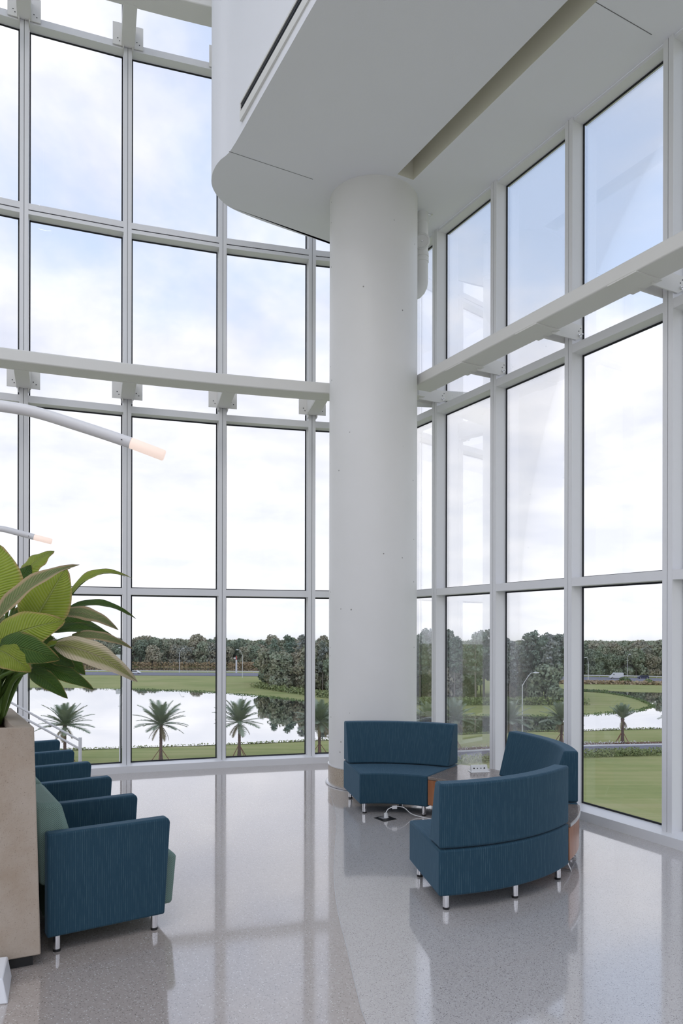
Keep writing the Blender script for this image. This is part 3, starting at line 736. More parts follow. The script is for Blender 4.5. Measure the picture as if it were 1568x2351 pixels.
# ---- ganged row of lounge seats beside the planter
TH_ = 0.5513; A_ = Vector((math.cos(TH_), math.sin(TH_))); B_ = Vector((-A_.y, A_.x)); P0 = Vector((-0.959, 4.060)); STEP = 0.652; AL = 0.658; AT = 0.078
def cp(a, b, z): p = P0 + A_ * a + B_ * b; return (p.x, p.y, z)
row = empty('lounge_seat_row', cp(-0.3, 1.6, 0)); tag(row, 'row of joined lounge seats with blue pinstripe arms and green cushions', 'seating')
ZA, ZAB = 0.627, 0.088
def slab(poly, b0, b1, nm, mt, par, bevel):
    """side outline poly in (a, z), extruded across the row from b0 to b1"""
    k = len(poly); m = MB(); per = 0
    vs = [cp(a, b0, z) for a, z in poly] + [cp(a, b1, z) for a, z in poly]
    fs = [tuple(range(k)), tuple(range(2 * k - 1, k - 1, -1))]; uv = [[(a, z) for a, z in poly], [(a, z) for a, z in poly[::-1]]]
    for j in range(k):
        j2 = (j + 1) % k; fs.append((j, k + j, k + j2, j2)); d = math.dist(poly[j], poly[j2])
        uv.append([(b0, per), (b1, per), (b1, per + d), (b0, per + d)]); per += d
    m.mesh_add(vs, fs, uv); return m.build(nm, mt, par, bevel=bevel, seg=4)
for i in range(6):
    b = i * STEP
    arm = slab([(-AL, ZAB), (-0.036, ZAB), (-0.004, ZA - 0.02), (-0.02, ZA), (-AL, ZA)], b, b + AT, 'armrest', 'fabric_blue', row, 0.012)
    for a in (-AL + 0.055, -0.085):
        x, y, _ = cp(a, b + AT / 2, 0); leg(row, x, y, ZAB, 0.019)
    if i < 5:
        slab([(-AL + 0.02, ZAB + 0.02), (0.035, ZAB + 0.02), (0.06, 0.375), (0.045, 0.40), (-AL + 0.02, 0.385)], b + AT + 0.004, b + STEP - 0.004, 'seat_cushion', 'fabric_green', row, 0.02)
        slab([(-AL - 0.02, 0.33), (-AL + 0.20, 0.36), (-AL + 0.085, 0.765), (-AL - 0.055, 0.775)], b + AT + 0.003, b + STEP - 0.003, 'back_cushion', 'fabric_green', row, 0.028)

# ---- concrete planter
pcorner = Vector((-1.517, 3.600)); PA = Vector((math.cos(0.44), math.sin(0.44))); PB = Vector((-math.sin(0.535), math.cos(0.535)))
def pq(a, b): return pcorner - PA * a + PB * b               # a to the left along the near face, b away along the seats
PW, PD, PZ = 1.05, 1.02, 1.20
planter = empty('planter', (*pq(PW / 2, PD / 2), 0)); tag(planter, 'tall speckled concrete planter box with black recessed base', 'planter')
e = 0.012
m = MB(); outer0 = [pq(-e, -e), pq(PW + e, -e), pq(PW + e, PD + e), pq(-e, PD + e)]
outer1 = [pq(0.018, 0.012), pq(PW - 0.018, 0.012), pq(PW - 0.018, PD - 0.012), pq(0.018, PD - 0.012)]
inn = [pq(0.105, 0.05), pq(PW - 0.105, 0.05), pq(PW - 0.105, PD - 0.05), pq(0.105, PD - 0.05)]
vs = [(*p, 0.062) for p in outer0] + [(*p, PZ) for p in outer1] + [(*p, PZ) for p in inn] + [(*p, PZ - 0.12) for p in inn]
fs = [(0, 1, 2, 3)]
for k in range(4):
    k2 = (k + 1) % 4
    fs += [(k2, k, 4 + k, 4 + k2), (4 + k2, 4 + k, 8 + k, 8 + k2), (8 + k2, 8 + k, 12 + k, 12 + k2)]
m.mesh_add(vs, fs); m.build('planter_body', 'concrete', planter, bevel=0.006, seg=2)
MB().prism([tuple(pq(0.02, 0.03)), tuple(pq(PW - 0.02, 0.03)), tuple(pq(PW - 0.02, PD - 0.03)), tuple(pq(0.02, PD - 0.03))], 0.0, 0.064).build('base', 'black_plastic', planter)
m = MB(); n = 12; g = [[None] * (n + 1) for _ in range(n + 1)]
for i in range(n + 1):
    for j in range(n + 1):
        p = pq(0.10 + (PW - 0.2) * i / n, 0.045 + (PD - 0.09) * j / n); g[i][j] = (p.x, p.y, PZ - 0.045 + random.uniform(-0.012, 0.016))
for i in range(n):
    for j in range(n): m.face([g[i][j], g[i + 1][j], g[i + 1][j + 1], g[i][j + 1]])
m.build('soil', 'soil', planter, smooth=80)

# ---- broad-leaved plant in the planter: every leaf a blade with its own stalk
pb = pq(0.19, 0.55)
plant = empty('potted_plant', (pb.x, pb.y, PZ - 0.04)); tag(plant, 'lush plant with big ribbed yellow-green leaves filling the concrete planter', 'plant')
def leaf(B, T, hw, mt, arch=0.10, droop=0.0, face=(0, -0.6, 0.8), fold=0.18, wav=0.06, root=None, peti=True):
    hw *= 1.12; B, T = Vector(B), Vector(T); ax = T - B; L = ax.length; ax.normalize()
    fc = Vector(face).normalized(); side = ax.cross(fc).normalized(); up = side.cross(ax).normalized()
    n, k = 18, 4; m = MB(); G = []; ph = random.uniform(0, 6)
    for i in range(n + 1):
        t = i / n
        c = B + ax * (L * t) + up * (arch * L * 4 * t * (1 - t)) + Vector((0, 0, -1)) * (droop * L * t * t * t)
        w = hw * (math.sin(math.pi * (t * 0.94 + 0.03) ** 0.72) ** 0.85) * (1 - 0.12 * t)
        if i == n: w = 0.0015
        rowp = []
        for j in range(-k, k + 1):
            s_ = j / k
            rip = math.sin(t * 17 + ph + (2 if s_ > 0 else 0)) * wav * w * abs(s_) ** 2 * 1.3
            rowp.append(c + side * (w * s_) + up * (fold * w * (abs(s_) ** 1.3) * 1.0 + rip - 0.25 * w * abs(s_) ** 3))
        G.append(rowp)
    for i in range(n):
        for j in range(2 * k):
            q = lambda i_, j_: (i_ / n, (j_ - k) / k)
            m.face([G[i][j], G[i][j + 1], G[i + 1][j + 1], G[i + 1][j]], [q(i, j), q(i, j + 1), q(i + 1, j + 1), q(i + 1, j)])
    vs = m.v; m2 = MB()
    flat = [p for r_ in G for p in r_]; wd = 2 * k + 1; fs = []; uv = []
    for i in range(n):
        for j in range(2 * k):
            fs.append((i * wd + j, i * wd + j + 1, (i + 1) * wd + j + 1, (i + 1) * wd + j)); uv.append([(i / n, (j - k) / k), (i / n, (j + 1 - k) / k), ((i + 1) / n, (j + 1 - k) / k), ((i + 1) / n, (j - k) / k)])
    m2.mesh_add(flat, fs, uv)
    o = m2.build('leaf', mt, plant); o.data.polygons.foreach_set('use_smooth', [True] * len(o.data.polygons))
    rib = [B + ax * (L * t) + up * (arch * L * 4 * t * (1 - t) - 0.0085) + Vector((0, 0, -1)) * (droop * L * t ** 3) for t in [x / 10 for x in range(10)]]
    rt = Vector(root) if root else Vector((pb.x + random.uniform(-0.09, 0.06), pb.y + random.uniform(-0.13, 0.08), PZ - 0.05))
    mid = rt.lerp(B, 0.55) + Vector((0, 0, 0.10 * (B - rt).length)) + (Vector((rt.x, rt.y, B.z)) - B) * 0.10
    path = [rt, mid, B] + rib[1:]
    rr = [0.017, 0.012, 0.0075] + [0.0065 * (1 - x / 11) for x in range(1, 10)]
    pth = crom([tuple(p) for p in path[:3]], 4)
    MB().tube([tuple(p) for p in pth[:-1]] + rib, [0.017 - 0.010 * x / 8 for x in range(8)] + [0.0065 * (1 - x / 11) for x in range(10)], 7).build('stalk', 'petiole_green', o, smooth=60)
    return o
u = unp
leaf(u(-30, 1392, 3.62), u(-8, 1250, 3.72), 0.145, 'leaf_bright', 0.05, 0.0, (0.25, -0.9, 0.3))
leaf(u(52, 1330, 3.95), u(124, 1263, 4.02), 0.075, 'leaf_bright', 0.10, 0.05, (-0.4, -0.8, 0.45))
leaf(u(-12, 1432, 3.55), u(182, 1290, 3.72), 0.062, 'leaf_pale', 0.10, 0.04, (-0.35, -0.75, 0.5), fold=0.5)
leaf(u(72, 1440, 3.68), u(152, 1306, 3.80), 0.118, 'leaf_bright', 0.03, 0.0, (0.35, -0.92, 0.15))
leaf(u(160, 1368, 3.98), u(303, 1306, 4.06), 0.040, 'leaf_bright', 0.17, 0.16, (-0.3, -0.6, 0.7), fold=0.45)
leaf(u(-8, 1476, 3.45), u(150, 1420, 3.52), 0.092, 'leaf_bright', 0.07, 0.05, (0.1, -0.95, 0.25))
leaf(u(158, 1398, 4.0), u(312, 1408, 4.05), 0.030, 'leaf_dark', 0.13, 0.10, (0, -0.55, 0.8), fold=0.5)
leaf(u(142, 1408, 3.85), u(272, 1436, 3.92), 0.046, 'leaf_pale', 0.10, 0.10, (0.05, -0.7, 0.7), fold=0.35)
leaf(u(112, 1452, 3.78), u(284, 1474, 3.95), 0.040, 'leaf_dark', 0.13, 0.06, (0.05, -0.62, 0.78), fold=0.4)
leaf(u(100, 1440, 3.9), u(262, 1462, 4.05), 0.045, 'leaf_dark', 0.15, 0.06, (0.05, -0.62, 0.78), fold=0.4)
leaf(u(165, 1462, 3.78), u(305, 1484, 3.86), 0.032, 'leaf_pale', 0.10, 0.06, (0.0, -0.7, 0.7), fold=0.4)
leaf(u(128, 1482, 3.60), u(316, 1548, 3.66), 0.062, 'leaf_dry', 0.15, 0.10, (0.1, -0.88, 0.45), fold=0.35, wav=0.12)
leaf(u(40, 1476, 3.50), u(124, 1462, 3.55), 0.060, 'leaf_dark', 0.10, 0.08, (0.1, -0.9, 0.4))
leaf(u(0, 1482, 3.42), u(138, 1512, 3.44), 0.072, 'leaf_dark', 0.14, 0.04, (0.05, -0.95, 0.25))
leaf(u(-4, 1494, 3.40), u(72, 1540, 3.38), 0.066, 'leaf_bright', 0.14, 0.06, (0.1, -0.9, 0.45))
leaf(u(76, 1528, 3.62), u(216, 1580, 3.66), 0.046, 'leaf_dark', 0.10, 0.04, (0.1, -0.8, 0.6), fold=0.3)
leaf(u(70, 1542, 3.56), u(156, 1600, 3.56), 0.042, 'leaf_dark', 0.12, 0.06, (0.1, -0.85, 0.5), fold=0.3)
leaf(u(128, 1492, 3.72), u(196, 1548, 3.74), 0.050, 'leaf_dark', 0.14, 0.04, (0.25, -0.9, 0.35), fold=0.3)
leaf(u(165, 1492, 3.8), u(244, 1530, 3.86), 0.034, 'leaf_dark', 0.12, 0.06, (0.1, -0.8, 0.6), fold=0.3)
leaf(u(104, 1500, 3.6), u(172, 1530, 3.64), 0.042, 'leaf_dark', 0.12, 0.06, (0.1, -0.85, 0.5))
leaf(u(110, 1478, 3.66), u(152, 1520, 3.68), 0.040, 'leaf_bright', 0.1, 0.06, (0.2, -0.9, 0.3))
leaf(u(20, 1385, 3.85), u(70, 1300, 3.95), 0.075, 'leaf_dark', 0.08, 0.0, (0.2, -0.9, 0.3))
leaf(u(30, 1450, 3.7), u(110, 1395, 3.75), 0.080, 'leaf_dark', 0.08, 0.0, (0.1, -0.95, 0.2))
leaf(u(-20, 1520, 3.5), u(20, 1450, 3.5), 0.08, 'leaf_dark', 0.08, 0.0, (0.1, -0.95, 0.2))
for k in range(12):                                           # the side turned away from us
    a = math.radians(random.uniform(95, 285)); z_ = random.uniform(0.25, 0.75); r0 = random.uniform(0.18, 0.3); r1 = r0 + random.uniform(0.3, 0.42)
    c = Vector((pb.x, pb.y, PZ))
    leaf(c + Vector((r0 * math.cos(a), r0 * math.sin(a), z_)), c + Vector((r1 * math.cos(a), r1 * math.sin(a), z_ + random.uniform(-0.08, 0.22))), random.uniform(0.045, 0.085), random.choice(['leaf_bright', 'leaf_dark', 'leaf_pale']), 0.12, 0.12, (math.cos(a) * 0.3, math.sin(a) * 0.3, 0.9))

# ---- low white bench end in the corner
wbz = 0.105
m = MB(); q0 = unp(22, 2304, 3.24); q0.z = 0
base = [(q0.x, q0.y), (q0.x - 0.5, q0.y - 0.10), (q0.x - 0.58, q0.y + 0.10), (q0.x - 0.10, q0.y + 0.255)]
top = [(q0.x - 0.035, q0.y + 0.02), (q0.x - 0.5, q0.y - 0.07), (q0.x - 0.565, q0.y + 0.10), (q0.x - 0.115, q0.y + 0.245)]
m.mesh_add([(*p, 0.0) for p in base] + [(*p, wbz) for p in top], [(0, 1, 2, 3), (7, 6, 5, 4)] + [(k, 4 + k, 4 + (k + 1) % 4, (k + 1) % 4) for k in range(4)])
o = m.build('white_plinth', 'white_bench', None, bevel=0.006, seg=2, origin=(q0.x - 0.3, q0.y + 0.1, 0)); tag(o, 'corner of a low white plinth in front of the planter', 'plinth')

# ---- pendant lamps: white curved tubes ending in glowing tips
def pendant(pix, depth, dz, label, tip):
    pts = [unp(a, b, depth + dz * k) for k, (a, b) in enumerate(pix)]
    o = empty('pendant_lamp', pts[0]); tag(o, label, 'lamp', 'curved tube pendant lamps')
    body = [tuple(p) for p in crom([tuple(p) for p in pts], 8)]
    MB().tube(body, 0.0285, 20).build('tube_arm', 'lamp_white', o, smooth=50)
    d = (pts[-1] - Vector(body[-3])).normalized()
    end = unp(*tip, depth + dz * len(pix)); d = (end - pts[-1])
    MB().tube([pts[-1], pts[-1] + d * 0.97, end], [0.0285, 0.0285, 0.024], 20).build('diffuser_tip', 'lamp_glow', o, smooth=50)
    c = pts[-1] - d.normalized() * 0.04 + Vector((0, -0.0275, -0.005))
    MB().tube([c, c + Vector((0, -0.003, 0))], 0.0035, 8).build('screw', 'black_plastic', o)
    hk = Vector(body[0]) + Vector((0, 0, 0.02))
    MB().tube([hk, (hk.x, hk.y, ZT)], 0.002, 6).build('hanging_wire', 'satin_metal', o)
    return o
pendant([(-330, 985), (-180, 945), (-60, 932), (60, 945), (180, 980), (299, 1019)], 3.5, 0.03, 'larger curved white pendant lamp with glowing tip, in front of the left beam', (376, 1048))
pendant([(-190, 1236), (-90, 1218), (-10, 1216), (40, 1226), (78, 1236)], 6.7, 0.03, 'smaller curved white pendant lamp with glowing tip, just above the plant', (118, 1246))

# ---- white handrail by the left glass behind the seats
hr = empty('handrail', (-2.82, 7.55, 0)); tag(hr, 'white tubular handrail sloping down behind the seat row', 'handrail')
zt_ = unp(185, 1700, 7.55); p_ = Vector((zt_.x, 7.55, 0))
MB().tube([(p_.x, p_.y, 0.0), (p_.x, p_.y, zt_.z + 0.02)], 0.017, 14).build('post', 'aluminium_white', hr, smooth=50)
for v_, nm in ((1703, 'top_rail'), (1722, 'lower_rail')):
    a = unp(185, v_, 7.55); b = unp(85, v_ - 55, 7.35); c_ = unp(-90, v_ - 150, 7.0)
    MB().tube([a, b, c_], 0.011, 12).build(nm, 'aluminium_white', hr, smooth=50)
c_ = unp(-90, 1560, 7.0); MB().tube([(c_.x, c_.y, 0.0), (c_.x, c_.y, c_.z + 0.02)], 0.017, 14).build('post', 'aluminium_white', hr, smooth=50)

# ================================================================== OUTSIDE, twenty metres below
G = -20.3
def gp_(u_, v_):                                              # ground point seen towards (u, v)
    d = unp(u_, v_, 1.0); k = (G - HC) / (d.z - HC); return Vector((d.x * k, k))
m = MB(); m.face([(-900, 20, G - 0.15), (900, 20, G - 0.15), (900, 860, G - 0.15), (-900, 860, G - 0.15)])
tag(m.build('lawn', 'grass'), 'mown grass land around the lake', 'lawn')
near = [(-140, 112), (-90, 120), (-55.1, 128.1), (-46, 129.9), (-18.5, 136.3), (-3.8, 140.9), (24.9, 149.2), (41.4, 153.4), (52, 154.6), (70.6, 158.4), (110, 164), (170, 172)]
farb = [(190, 215), (150, 240), (110, 246.6), (100.3, 248.6), (93.7, 254), (86, 256.5), (78, 256.5), (77, 254), (84, 251), (90, 246), (92.6, 232.7), (91.5, 218.6), (88.3, 203.8), (80.1, 193), (61.5, 182.6), (56.2, 179.9), (30.3, 181.3), (19.6, 184.2), (8, 192), (-3.5, 203.2), (-10.6, 215.4), (-24, 230), (-41.8, 243.4), (-58, 251), (-74.7, 256), (-113.5, 262.5), (-190, 262)]
lake_poly = [tuple(p) for p in crom(near, 4)] + [tuple(p) for p in crom(farb, 4)]
from mathutils.geometry import tessellate_polygon
tri = tessellate_polygon([[Vector((p[0], p[1], 0)) for p in lake_poly]])
me = bpy.data.meshes.new('lake'); me.from_pydata([(p[0], p[1], G - 0.05) for p in lake_poly], [], [tuple(t) for t in tri]); me.materials.append(M['water'])
lake = bpy.data.objects.new('lake', me); COL.objects.link(lake); tag(lake, 'still lake mirroring the white sky', 'lake')
m = MB(); m.prism([(-230, 366), (-20, 366), (-12, 372), (-14, 392), (-60, 397), (-230, 396)], G - 0.2, G - 0.06)
tag(m.build('pond', 'water'), 'narrow dark pond beyond the far road on the left', 'pond')
# low grassy bank edges along the far shore
def band(pts, w, z0, z1, mt, name, parent=None):
    m = MB(); P = [Vector(p) for p in pts]
    for i in range(len(P) - 1):
        d = (P[i + 1] - P[i]).normalized(); nn = Vector((-d.y, d.x)) * w / 2
        m.face([(*(P[i] - nn), z1), (*(P[i + 1] - nn), z1), (*(P[i + 1] + nn), z1), (*(P[i] + nn), z1)])
        for s_ in (-1, 1): m.face([(*(P[i] + nn * s_), z0), (*(P[i + 1] + nn * s_), z0), (*(P[i + 1] + nn * s_), z1), (*(P[i] + nn * s_), z1)])
    return m.build(name, mt, parent)
# near road with kerb, verge and mulch bed
rc = crom([(-150, 80), (-90, 95), (-40, 108), (0, 118.5), (20.7, 124.2), (43.8, 130.2), (59, 132.2), (100, 137), (180, 146)], 6)
rd = band(rc, 6.6, G - 0.15, G - 0.02, 'asphalt', 'service_road'); tag(rd, 'grey service road curving past the palms', 'road')
def offs(path, w):
    out = []
    for i, p in enumerate(path):
        d = (path[min(i + 1, len(path) - 1)] - path[max(i - 1, 0)]).normalized(); out.append(p + Vector((-d.y, d.x)) * w)
    return out
tag(band(offs(rc, 3.7), 1.0, G - 0.15, G + 0.12, 'kerb_white', 'kerb'), 'white kerb along the far side of the service road', 'kerb')
tag(band(offs(rc, 5.6), 2.6, G - 0.15, G + 0.05, 'mulch', 'mulch_bed'), 'brown mulch bed behind the kerb', 'garden bed')
fr = crom([(-260, 352), (-93, 341), (-44, 338), (30, 330), (106, 315), (137, 307.5), (220, 285)], 5)
tag(band(fr, 21.0, G - 0.15, G + 0.02, 'asphalt', 'highway'), 'grey highway beyond the lake', 'road')
gr = empty('guard_rail', (*fr[5], G)); tag(gr, 'thin white guard rail behind the far highway', 'guard rail')
band(offs(fr, 12.5), 0.3, G + 0.45, G + 0.85, 'pole_white', 'rail', gr)
for k in range(0, len(fr), 1):
    p = offs(fr, 12.6)[k]; MB().box((*p, G - 0.1), 0.15, 0.15, 0.8).build('rail_post', 'pole_white', gr)

# ---- loose foliage as clouds of small leaf cards
def cards(pts, nrm, size, jitter=0.7):
    n = len(pts); nr = nrm + rng.normal(0, jitter, (n, 3)); nr /= np.linalg.norm(nr, axis=1)[:, None] + 1e-9
    a = np.cross(nr, rng.normal(0, 1, (n, 3))); a /= np.linalg.norm(a, axis=1)[:, None] + 1e-9; b = np.cross(nr, a)
    s_ = (size * rng.uniform(0.6, 1.3, n))[:, None]
    v = np.stack([pts - a * s_ - b * s_ * 0.7, pts + a * s_ * 0.9 - b * s_ * 0.5, pts + a * s_ + b * s_ * 0.6, pts - a * s_ * 0.7 + b * s_], 1).reshape(-1, 3)
    return v
def card_mesh(name, v, mt):
    me = bpy.data.meshes.new(name); n = len(v) // 4
    me.vertices.add(len(v)); me.vertices.foreach_set('co', v.astype(np.float32).ravel())
    me.loops.add(n * 4); me.loops.foreach_set('vertex_index', np.arange(n * 4, dtype=np.int32))
    me.polygons.add(n); me.polygons.foreach_set('loop_start', np.arange(0, n * 4, 4, dtype=np.int32)); me.polygons.foreach_set('loop_total', np.full(n, 4, np.int32))
    me.update(); me.validate(); me.materials.append(M[mt]); return me
def lobes(ls, per, size):
    P = []; N = []
    for c, r in ls:
        k = int(per * (r[0] * r[1] * r[2]) ** (2 / 3)); d = rng.normal(0, 1, (k, 3)); d /= np.linalg.norm(d, axis=1)[:, None]
        rr = rng.uniform(0.62, 1.05, k)[:, None] ** 0.6
        P.append(np.array(c) + d * rr * np.array(r)); N.append(d)
    return cards(np.concatenate(P), np.concatenate(N), size)
def obj(name, me, parent=None):
    o = bpy.data.objects.new(name, me); COL.objects.link(o); o.parent = parent; return o

def broad_proto(seed, h, w):
    random.seed(seed); ls = [((0, 0, h * 0.66), (w * 0.36, w * 0.36, h * 0.28))]
    for k in range(9):
        a = random.uniform(0, 6.28); r = random.uniform(0.15, 0.36) * w; z_ = random.uniform(0.28, 0.86) * h
        q = random.uniform(0.15, 0.25) * w; ls.append(((r * math.cos(a), r * math.sin(a), z_), (q, q, q * random.uniform(0.7, 1.0))))
    for k in range(5):
        a = random.uniform(0, 6.28); ls.append(((w * 0.30 * math.cos(a), w * 0.30 * math.sin(a), h * 0.18), (w * 0.2, w * 0.2, h * 0.16)))
    crown = card_mesh('crown', lobes(ls, 34, 0.42), 'leaf_forest')
    t = MB(); t.tube([(0, 0, 0), (0.1, 0, h * 0.3), (0.0, 0.1, h * 0.7)], [0.30, 0.22, 0.1], 7); 
    return crown, t
def pine_proto(seed, h, bare):
    random.seed(seed); ls = []
    z_ = h * bare
    while z_ < h * 0.98:
        f = (z_ / h - bare) / (1 - bare); rr = (0.10 + 0.07 * math.sin(f * 3.0)) * h * (1.0 - 0.55 * f)
        for k in range(3):
            a = random.uniform(0, 6.28); d = rr * random.uniform(0.3, 0.9); q = random.uniform(0.85, 1.6)
            ls.append(((d * math.cos(a), d * math.sin(a), z_ + random.uniform(-0.5, 0.5)), (q, q, q * 0.6)))
        z_ += random.uniform(0.9, 1.5)
    ls.append(((0, 0, h * 0.96), (1.2, 1.2, 0.9)))
    crown = card_mesh('crown', lobes(ls, 34, 0.34), 'leaf_pine')
    t = MB(); t.tube([(0, 0, 0), (0.12, 0.05, h * 0.5), (0, 0, h * 0.95)], [0.24, 0.18, 0.06], 7)
    for k in range(5):
        zz = h * random.uniform(bare * 0.8, 0.9); a = random.uniform(0, 6.28); t.tube([(0, 0, zz), (1.5 * math.cos(a), 1.5 * math.sin(a), zz + 0.4)], [0.06, 0.03], 4)
    return crown, t
def proto_tree(fn, *a):
    crown, t = fn(*a); tmp = t.build('trunk', 'bark', None, smooth=60); me = tmp.data; bpy.data.objects.remove(tmp); return crown, me
BRO = [proto_tree(broad_proto, 3, 15.5, 11.0), proto_tree(broad_proto, 4, 14.0, 12.0), proto_tree(broad_proto, 5, 17.0, 10.0), proto_tree(broad_proto, 9, 13.0, 10.5)]
PIN = [proto_tree(pine_proto, 6, 20.0, 0.42), proto_tree(pine_proto, 7, 21.5, 0.5), proto_tree(pine_proto, 8, 19.0, 0.36)]
TSP = []
def tree(name, protos, x, y, sc, label, group, zoff=0.0):
    r = empty(name, (x, y, G - 0.15 + zoff)); pr_ = random.choice(protos)
    r.rotation_euler = (0, 0, random.uniform(0, 6.28)); r.scale = (sc * random.uniform(0.92, 1.1), sc * random.uniform(0.92, 1.1), sc)
    tag(r, label, 'tree', group); obj('crown', pr_[0], r); obj('trunk', pr_[1], r)
random.seed(21)
# wood beyond the highway on the left
for rowi, (y0, n, s0) in enumerate(((410, 24, 0.92), (419, 23, 1.02), (430, 22, 1.06))):
    for k in range(n):
        x = -195 + k * 8.2 + random.uniform(-2.5, 2.5) + rowi * 3.0
        tree('woodland_tree', BRO, x, y0 + random.uniform(-3, 3), s0 * random.uniform(0.88, 1.12), 'leafy olive green tree in the wood beyond the pond', 'trees of the wood beyond the pond')
# grove left of the column
for k in range(46):
    f = random.random(); x = -31 + 46 * f; y = 272 - 50 * max(0.0, min(1.0, (x + 31) / 40)) + random.uniform(0, 26)
    pine = random.random() < 0.45
    tree('pine_tree' if pine else 'grove_tree', PIN if pine else BRO, x, y, random.uniform(0.85, 1.05) * (0.98 if pine else 1.05), 'tall pine tree in the grove left of the column' if pine else 'dark leafy tree in the grove left of the column', 'pines of the grove left of the column' if pine else 'leafy trees of the grove left of the column')
# pine stand behind the far bank, right of the column
for k in range(92):
    x = 8 + 66 * random.random(); y = 212 + random.uniform(0, 34); pine = random.random() < 0.68
    if x > 66 and y < 222: y += 12
    tree('pine_tree' if pine else 'grove_tree', PIN if pine else BRO, x, y, (random.uniform(0.84, 1.04) if pine else random.uniform(0.85, 1.05)), 'tall pine tree with bare trunk behind the bank right of the column' if pine else 'leafy tree among the pines right of the column', 'pines of the stand right of the column' if pine else 'leafy trees of the stand right of the column')
# wood behind the highway on the right
for rowi, (y0, n, s0) in enumerate(((338, 14, 0.86), (347, 14, 0.95), (358, 13, 1.0), (372, 12, 1.02))):
    for k in range(n):
        x = 76 + k * 8.2 + random.uniform(-2.5, 2.5)
        tree('woodland_tree', BRO, x, y0 - (x - 100) * 0.22 + random.uniform(-3, 3), s0 * random.uniform(0.86, 1.12), 'leafy brownish tree in the wood behind the white van', 'trees of the wood behind the white van')
# canopy stretching to the horizon
P = []; random.seed(5)
ls = []
for k in range(900):
    y = random.uniform(440, 850); x = random.uniform(-0.62, 0.62) * y; q = random.uniform(4, 7)
    ls.append(((x, y, HC - 29.0 * y / 1650.0 - q * 0.75 + random.uniform(-1.6, 0.5)), (q * 1.3, q, q * 0.75)))
o = obj('woodland_canopy', card_mesh('woodland_canopy', lobes(ls, 8.0, 0.75), 'leaf_forest')); tag(o, 'haze-tinted tree canopy stretching to the horizon', 'woodland', kind='stuff')
# undergrowth, reeds, bedding plants
def tufts(name, path, w, h, n, mt, label, cat, size):
    P_ = []; Nn = []
    for k in range(n):
        i = random.random() * (len(path) - 1); a = path[int(i)].lerp(path[min(int(i) + 1, len(path) - 1)], i % 1)
        P_.append((a.x + random.uniform(-w, w), a.y + random.uniform(-w, w), G + h * random.random() ** 1.4)); Nn.append((0, -0.4, 0.6))
    o = obj(name, card_mesh(name, cards(np.array(P_), np.array(Nn), size, 1.0), mt)); tag(o, label, cat, kind='stuff'); return o
V = lambda pts: [Vector(p) for p in pts]
tufts('reed_belt', V([(-230, 403), (-60, 402), (-14, 398)]), 3.0, 2.6, 5000, 'reed_tan', 'tan reeds along the far side of the pond', 'reeds', 0.45)
tufts('undergrowth', V([(14, 207), (40, 208), (70, 209)]), 2.2, 1.9, 3600, 'leaf_shrub', 'pale undergrowth at the foot of the pines', 'shrubs', 0.30)
tufts('undergrowth', V([(-32, 268), (-10, 236), (2, 222)]), 2.4, 1.6, 2000, 'leaf_shrub', 'green undergrowth at the foot of the grove', 'shrubs', 0.35)
tufts('scrub_belt', V([(84, 288), (110, 285), (160, 274)]), 2.0, 1.2, 2200, 'reed_tan', 'brown scrub on the slope below the highway', 'shrubs', 0.4)
tufts('verge_plants', offs(rc, -5.4)[18:44], 1.7, 0.9, 9000, 'leaf_shrub', 'low bushy plants along the near side of the service road', 'plants', 0.14)
tufts('bedding_flowers', offs(rc, 5.2)[16:44], 0.5, 0.55, 900, 'flower_white', 'white bedding flowers in the mulch bed', 'flowers', 0.11)
tufts('shore_grass', V(near), 0.5, 0.25, 3000, 'leaf_shrub', 'rough grass along the near shore', 'grass', 0.12)
tufts('shore_grass', V([p for p in farb if p[0] < 96 and p[1] < 262.4]), 0.7, 0.32, 3600, 'leaf_shrub', 'dark rough grass along the far shore', 'grass', 0.18)
for (x, y, s_, lb) in ((113, 286.5, 1.0, 'round green bush left on the slope below the white van'), (121, 283, 0.8, 'small round bush on the slope below the white van'), (139, 280, 0.8, 'round bush on the slope below the dark blue car')):
    r = empty('bush', (x, y, G - 0.15)); tag(r, lb, 'bush', 'bushes on the far slope'); r.scale = (s_, s_, s_)
    obj('foliage', card_mesh('foliage', lobes([((0, 0, 1.2), (2.2, 2.0, 1.6)), ((1.5, 0.3, 0.8), (1.4, 1.3, 1.0)), ((-1.3, 0, 0.8), (1.5, 1.3, 1.0))], 60, 0.28), 'leaf_shrub'), r)

# ---- date palms
def frond_mesh(seed, L, mt, droop, dens=46):
    random.seed(seed); vs = []; fs = []
    def cen(t): return Vector((L * t * (1 - 0.10 * t), 0, L * (0.10 * t - droop * t * t)))
    for k in range(dens):
        t = 0.14 + 0.86 * k / dens; c = cen(t); d = (cen(min(t + 0.02, 1.02)) - c).normalized()
        ll = L * 0.23 * math.sin(math.pi * (0.18 + 0.80 * t)) ** 0.7 + 0.05
        for s_ in (-1, 1):
            dv_ = (d * 0.75 + Vector((0, s_ * 0.85, 0.28 + random.uniform(-0.12, 0.12)))).normalized()
            tip = c + dv_ * ll - Vector((0, 0, ll * ll * 0.25)); b = len(vs); w = 0.05
            vs += [c - d * w, c + d * w, tip]; fs.append((b, b + 1, b + 2))
    m = MB(); m.mesh_add(vs, fs); m.tube([cen(x / 6) for x in range(7)], [0.05 - 0.006 * x for x in range(7)], 4, cap=False)
    o = m.build('frond', mt); me = o.data; bpy.data.objects.remove(o); return me
FRU = [frond_mesh(30 + k, 4.1, 'palm_frond', 0.20 + 0.05 * k) for k in range(3)]
FRD = frond_mesh(40, 3.2, 'palm_frond_dry', 0.34, 30)
